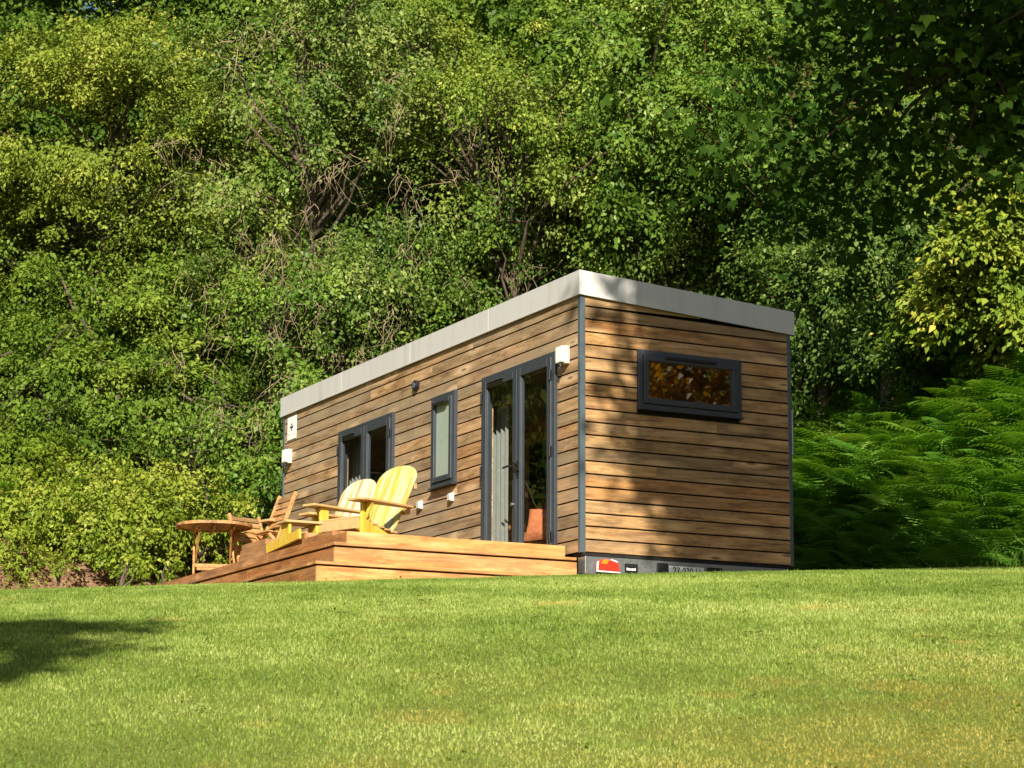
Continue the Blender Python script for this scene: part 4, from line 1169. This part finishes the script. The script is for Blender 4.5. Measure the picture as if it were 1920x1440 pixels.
def rough_grass():
    """long uncut grass and dry stalks along the foot of the bank"""
    g = np.random.default_rng(41)
    n = 26000; u = g.uniform(21, 36, n); v = (g.random(n)*2-1)*.26*u
    P = at(0, 0)[None,:2] + np.outer(u, FW) + np.outer(v, RT); d = bank_d(P[:,0], P[:,1])
    right = P[:,0] > -1
    keep = (d > .05) & (d < np.where(right, 1.9, 1.3)) & (g.random(n) < np.where(right, 1.0, .16)) & ~((P[:,0] < .3) & (P[:,0] > -8.2) & (P[:,1] < 3))
    P = P[keep]; n = len(P); x, y = P[:,0], P[:,1]; z = ground_z(x, y)
    h = g.uniform(.18, .62, n); az = g.uniform(0, 6.283, n); lean = np.abs(g.normal(0, .35, n)); la = g.uniform(0, 6.283, n)
    B = np.stack([x, y, z], 1); side = np.stack([np.cos(az), np.sin(az), 0*az], 1)*(.0045+.004*g.random(n))[:,None]
    dv = np.stack([np.cos(la)*np.sin(lean), np.sin(la)*np.sin(lean), np.cos(lean)], 1)
    mid = B + dv*(h*.6)[:,None]; dv2 = unit(dv + np.stack([np.cos(la), np.sin(la), -.3+0*la], 1)*.7); tip = mid + dv2*(h*.45)[:,None]
    V = np.empty((n, 2, 4, 3)); V[:,0,0] = B-side; V[:,0,1] = B+side; V[:,0,2] = mid+side*.8; V[:,0,3] = mid-side*.8
    V[:,1,0] = mid-side*.8; V[:,1,1] = mid+side*.8; V[:,1,2] = tip+side*.1; V[:,1,3] = tip-side*.1
    t = g.uniform(.1, .9, n)
    o = quads_object('long_grass', V.reshape(-1, 3), M['fern'], tone=np.repeat(t, 2)); tag(o, 'long uncut grass at the foot of the bank', None, None, 'stuff')
    # dead leaves and broken bracken on the bare earth strip
    n = 26000; u = g.uniform(28, 36, n); v = (g.random(n)*2-1)*.26*u
    P = at(0, 0)[None,:2] + np.outer(u, FW) + np.outer(v, RT); d = bank_d(P[:,0], P[:,1]); keep = (d > .15) & (d < 2.2) & (P[:,0] < -8.4)
    P = P[keep]; n = len(P); Z = ground_z(P[:,0], P[:,1]) + g.uniform(0, .06, n)
    V = leaf_quads(np.stack([P[:,0], P[:,1], Z], 1), g.normal(0, 1, (n, 3))*[1, 1, .5], np.array([0, 0, 1.0]) + g.normal(0, .6, (n, 3)), g.uniform(.05, .20, n), g.uniform(.012, .05, n))
    o = quads_object('leaf_litter', V.reshape(-1, 3), M['deadleaf'], tone=g.random(n)); tag(o, 'dead leaves on the bare earth strip', None, None, 'stuff')
rough_grass()

# ------------------------------------------------------------------ trees beside and behind the photographer
def lobed_leaves(g, C, n_per, spread, L, tone):
    """broad lobed leaves hanging on drooping sprays: five-pointed fans of three quads"""
    Vs = []; ts = []
    for c, tn in zip(C, tone):
        P = c + g.normal(0, 1, (n_per, 3))*spread
        D = unit(g.normal(0, .7, (n_per, 3)) + np.array([0, 0, -.55])); N = unit(g.normal(0, .6, (n_per, 3)) + np.array([.2, -.1, .8]))
        S_ = unit(np.cross(N, D)); N = np.cross(D, S_)
        LL = (L*(.7+.6*g.random(n_per)))[:,None]
        for a0 in (-.95, 0, .95):
            d2 = D*math.cos(a0) + S_*math.sin(a0); s2 = np.cross(N, d2); k = 1.0 if a0 == 0 else .8
            V = np.empty((n_per, 4, 3)); V[:,0] = P; V[:,1] = P + d2*LL*.55*k + s2*LL*.27; V[:,2] = P + d2*LL*k - N*LL*.08; V[:,3] = P + d2*LL*.55*k - s2*LL*.27
            Vs.append(V); ts.append(np.full(n_per, tn) + g.normal(0, .12, n_per))
    return np.concatenate(Vs), np.clip(np.concatenate(ts), 0, 1)

def sycamore():
    g = np.random.default_rng(301)
    p = np.array([12.9, -1.3]); gz = float(ground_z(*p))
    t = thing('sycamore_tree', 'big dark sycamore whose low branch hangs across the upper corner of the view', 'tree', (p[0], p[1], gz))
    b = MB(); b.tube([(12.9, -1.3, gz-.2), (12.8, -1.5, gz+2.5), (12.6, -1.9, 5.0), (12.7, -2.3, 9), (12.5, -2.6, 12)], [.38, .30, .25, .16, .05], 12)
    c = np.array([12.6, -3.82, 8.95]); rad = np.array([3.0, 1.02, 4.3])
    C, d, q = crown_points(g, c, rad, 270, .5, .14, .2)
    V, tn = sprays(g, C, d, q, g.uniform(.1, .8, 270), 120, .62, .20, style='bush', flat=.35)
    C2, d2, q2 = crown_points(g, np.array([15.5, -4.2, 7.5]), np.array([1.8, 1.7, 1.4]), 60, .5, .15, .2)  # unseen second clump added to the crown to shade the low bough
    V_, t_ = sprays(g, C2, d2, q2, g.uniform(.1, .8, 60), 110, .6, .20, style='bush', flat=.35)
    V = np.concatenate([V, V_]); tn = np.concatenate([tn, t_]); b.tube([(12.6, -2.2, 6.0), (14.2, -3.2, 7.2), (15.6, -4.3, 7.6)], [.12, .08, .03], 6)
    for k in range(40):
        e = C[k]; s = np.array([12.65, -2.2, np.clip(e[2]-1.5, 4.5, 11)]); b.tube([s, (s+e)/2+g.normal(0, .2, 3), e], [.07, .04, .015], 5, cap=False)
    # low bough reaching out to the side
    bough = np.array([(12.85, -1.45, .6), (11.4, -.6, 2.4), (9.6, -.5, 2.9), (8.3, -.9, 2.75), (7.3, -1.5, 2.35)])
    b.tube(bough, [.15, .11, .08, .05, .02], 8)
    L = []
    for k in range(84):
        f = g.uniform(.30, 1.0)*4; i = min(3, int(f)); s = bough[i] + (bough[i+1]-bough[i])*(f-i)
        e = s + np.array([g.normal(0, .7), g.normal(0, .7), g.normal(-.05, .42)]); L.append(e)
        b.tube([s, (s+e)/2 + np.array([0, 0, .15]), e], [.022, .014, .006], 5, cap=False)
    b.build('trunk', M['bark'], t, smooth=True)
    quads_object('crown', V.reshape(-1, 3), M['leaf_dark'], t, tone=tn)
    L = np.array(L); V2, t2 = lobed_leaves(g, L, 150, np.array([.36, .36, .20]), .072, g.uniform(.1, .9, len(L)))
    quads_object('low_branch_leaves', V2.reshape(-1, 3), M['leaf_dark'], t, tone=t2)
sycamore()

def standing_tree(name, label, x, y, c, rad, seed, leaf, ns=110, per=80, sr=.8, L=.17, tr=.2):
    g = np.random.default_rng(seed); gz = float(ground_z(x, y)); c = np.array(c, float)
    t = thing(name, label, 'tree', (x, y, gz))
    C, d, q = crown_points(g, c, np.array(rad, float), ns, .5, .25, .3)
    V, tn = sprays(g, C, d, q, g.uniform(.1, .9, ns), per, sr, L, style='bush', flat=.35)
    trunk_and_limbs(g, (x, y, gz-.2), c + np.array([0, 0, rad[2]*.5]), tr, C, 40, .05).build('trunk', M['bark'], t, smooth=True)
    quads_object('crown', V.reshape(-1, 3), M[leaf], t, tone=tn)
# its shadow lies on the lawn
standing_tree('apple_tree', 'spreading tree behind the photographer whose shade falls on the lawn', 21.2, -15.2, (17.2, -14.1, 5.0), (2.0, 2.3, .85), 302, 'leaf_horn', ns=85, per=120, sr=.45, L=.13)
standing_tree('copper_beech', 'copper leaved beech mirrored in the end window of the tiny house', 12.5, 9.6, (12.5, 9.2, 3.6), (2.6, 2.6, 2.8), 303, 'leaf_copper', ns=150, per=110, sr=.7, L=.14)
standing_tree('birch_tree', 'green birch beside the copper beech, mirrored in the end window', 15.5, 12.8, (15.0, 12.5, 5.0), (2.8, 2.8, 3.6), 304, 'leaf_horn', ns=140, per=90, sr=.8, L=.15)
standing_tree('lime_tree', 'tree standing beyond the end of the lawn, mirrored in the glass doors', -14.0, -12.5, (-14.0, -12.5, 3.2), (3.2, 3.2, 3.4), 305, 'leaf_horn', ns=160, per=90, sr=.8, L=.16)
standing_tree('maple_tree', 'tree standing further along beyond the lawn end, mirrored in the glass doors', -16.5, -7.5, (-16.5, -7.5, 4.2), (3.0, 3.2, 3.6), 306, 'leaf_horn', ns=160, per=90, sr=.8, L=.16)

# ------------------------------------------------------------------ light, sky, camera
w = bpy.data.worlds.new('World'); sc.world = w; w.use_nodes = True
nt = w.node_tree; nt.nodes.clear()
sky = nt.nodes.new('ShaderNodeTexSky'); sky.sky_type = 'NISHITA'; sky.sun_disc = False
el = math.asin(SUN[2]); azm = math.atan2(SUN[0], SUN[1])
sky.sun_elevation = el; sky.sun_rotation = azm
bg = nt.nodes.new('ShaderNodeBackground'); bg.inputs[1].default_value = .051
wo = nt.nodes.new('ShaderNodeOutputWorld'); nt.links.new(sky.outputs[0], bg.inputs[0]); nt.links.new(bg.outputs[0], wo.inputs[0])
sl = bpy.data.lights.new('sun', 'SUN'); sl.energy = 5.0; sl.angle = R(.55); sl.color = (1.0, .91, .77)
so = bpy.data.objects.new('sun', sl); COL.objects.link(so)
so.rotation_euler = Vector([-c for c in SUN]).to_track_quat('-Z', 'Y').to_euler()

cam = bpy.data.cameras.new('camera'); co = bpy.data.objects.new('camera', cam); COL.objects.link(co)
right = Vector((0.4595845, 0.88812357, 0.0043138)); upv = Vector((0.16642365, -0.09088967, 0.98185653)); fwd = Vector((-0.87240201, 0.45052812, 0.18957625))
Mc = Matrix((right, upv, -fwd)).transposed().to_4x4(); Mc.translation = Vector([19.89532, -11.04346, -2.72624])
co.matrix_world = Mc
cam.sensor_width = 36; cam.lens = 4369.98/1920*36; cam.clip_end = 600; cam.clip_start = .2
cam.dof.use_dof = True; cam.dof.focus_distance = 22.5; cam.dof.aperture_fstop = 9.0
sc.camera = co
sc.view_settings.view_transform = 'Standard'; sc.view_settings.look = 'None'; sc.view_settings.gamma = 1.0
sc.view_settings.exposure = 0.92
sc.render.resolution_x = 1024; sc.render.resolution_y = 768
cy = sc.cycles
cy.max_bounces = 6; cy.diffuse_bounces = 2; cy.glossy_bounces = 3; cy.transmission_bounces = 3; cy.transparent_max_bounces = 8
cy.caustics_reflective = False; cy.caustics_refractive = False
cy.use_denoising = True; cy.denoiser = 'OPENIMAGEDENOISE'; cy.denoising_input_passes = 'RGB_ALBEDO_NORMAL'; cy.denoising_prefilter = 'ACCURATE'
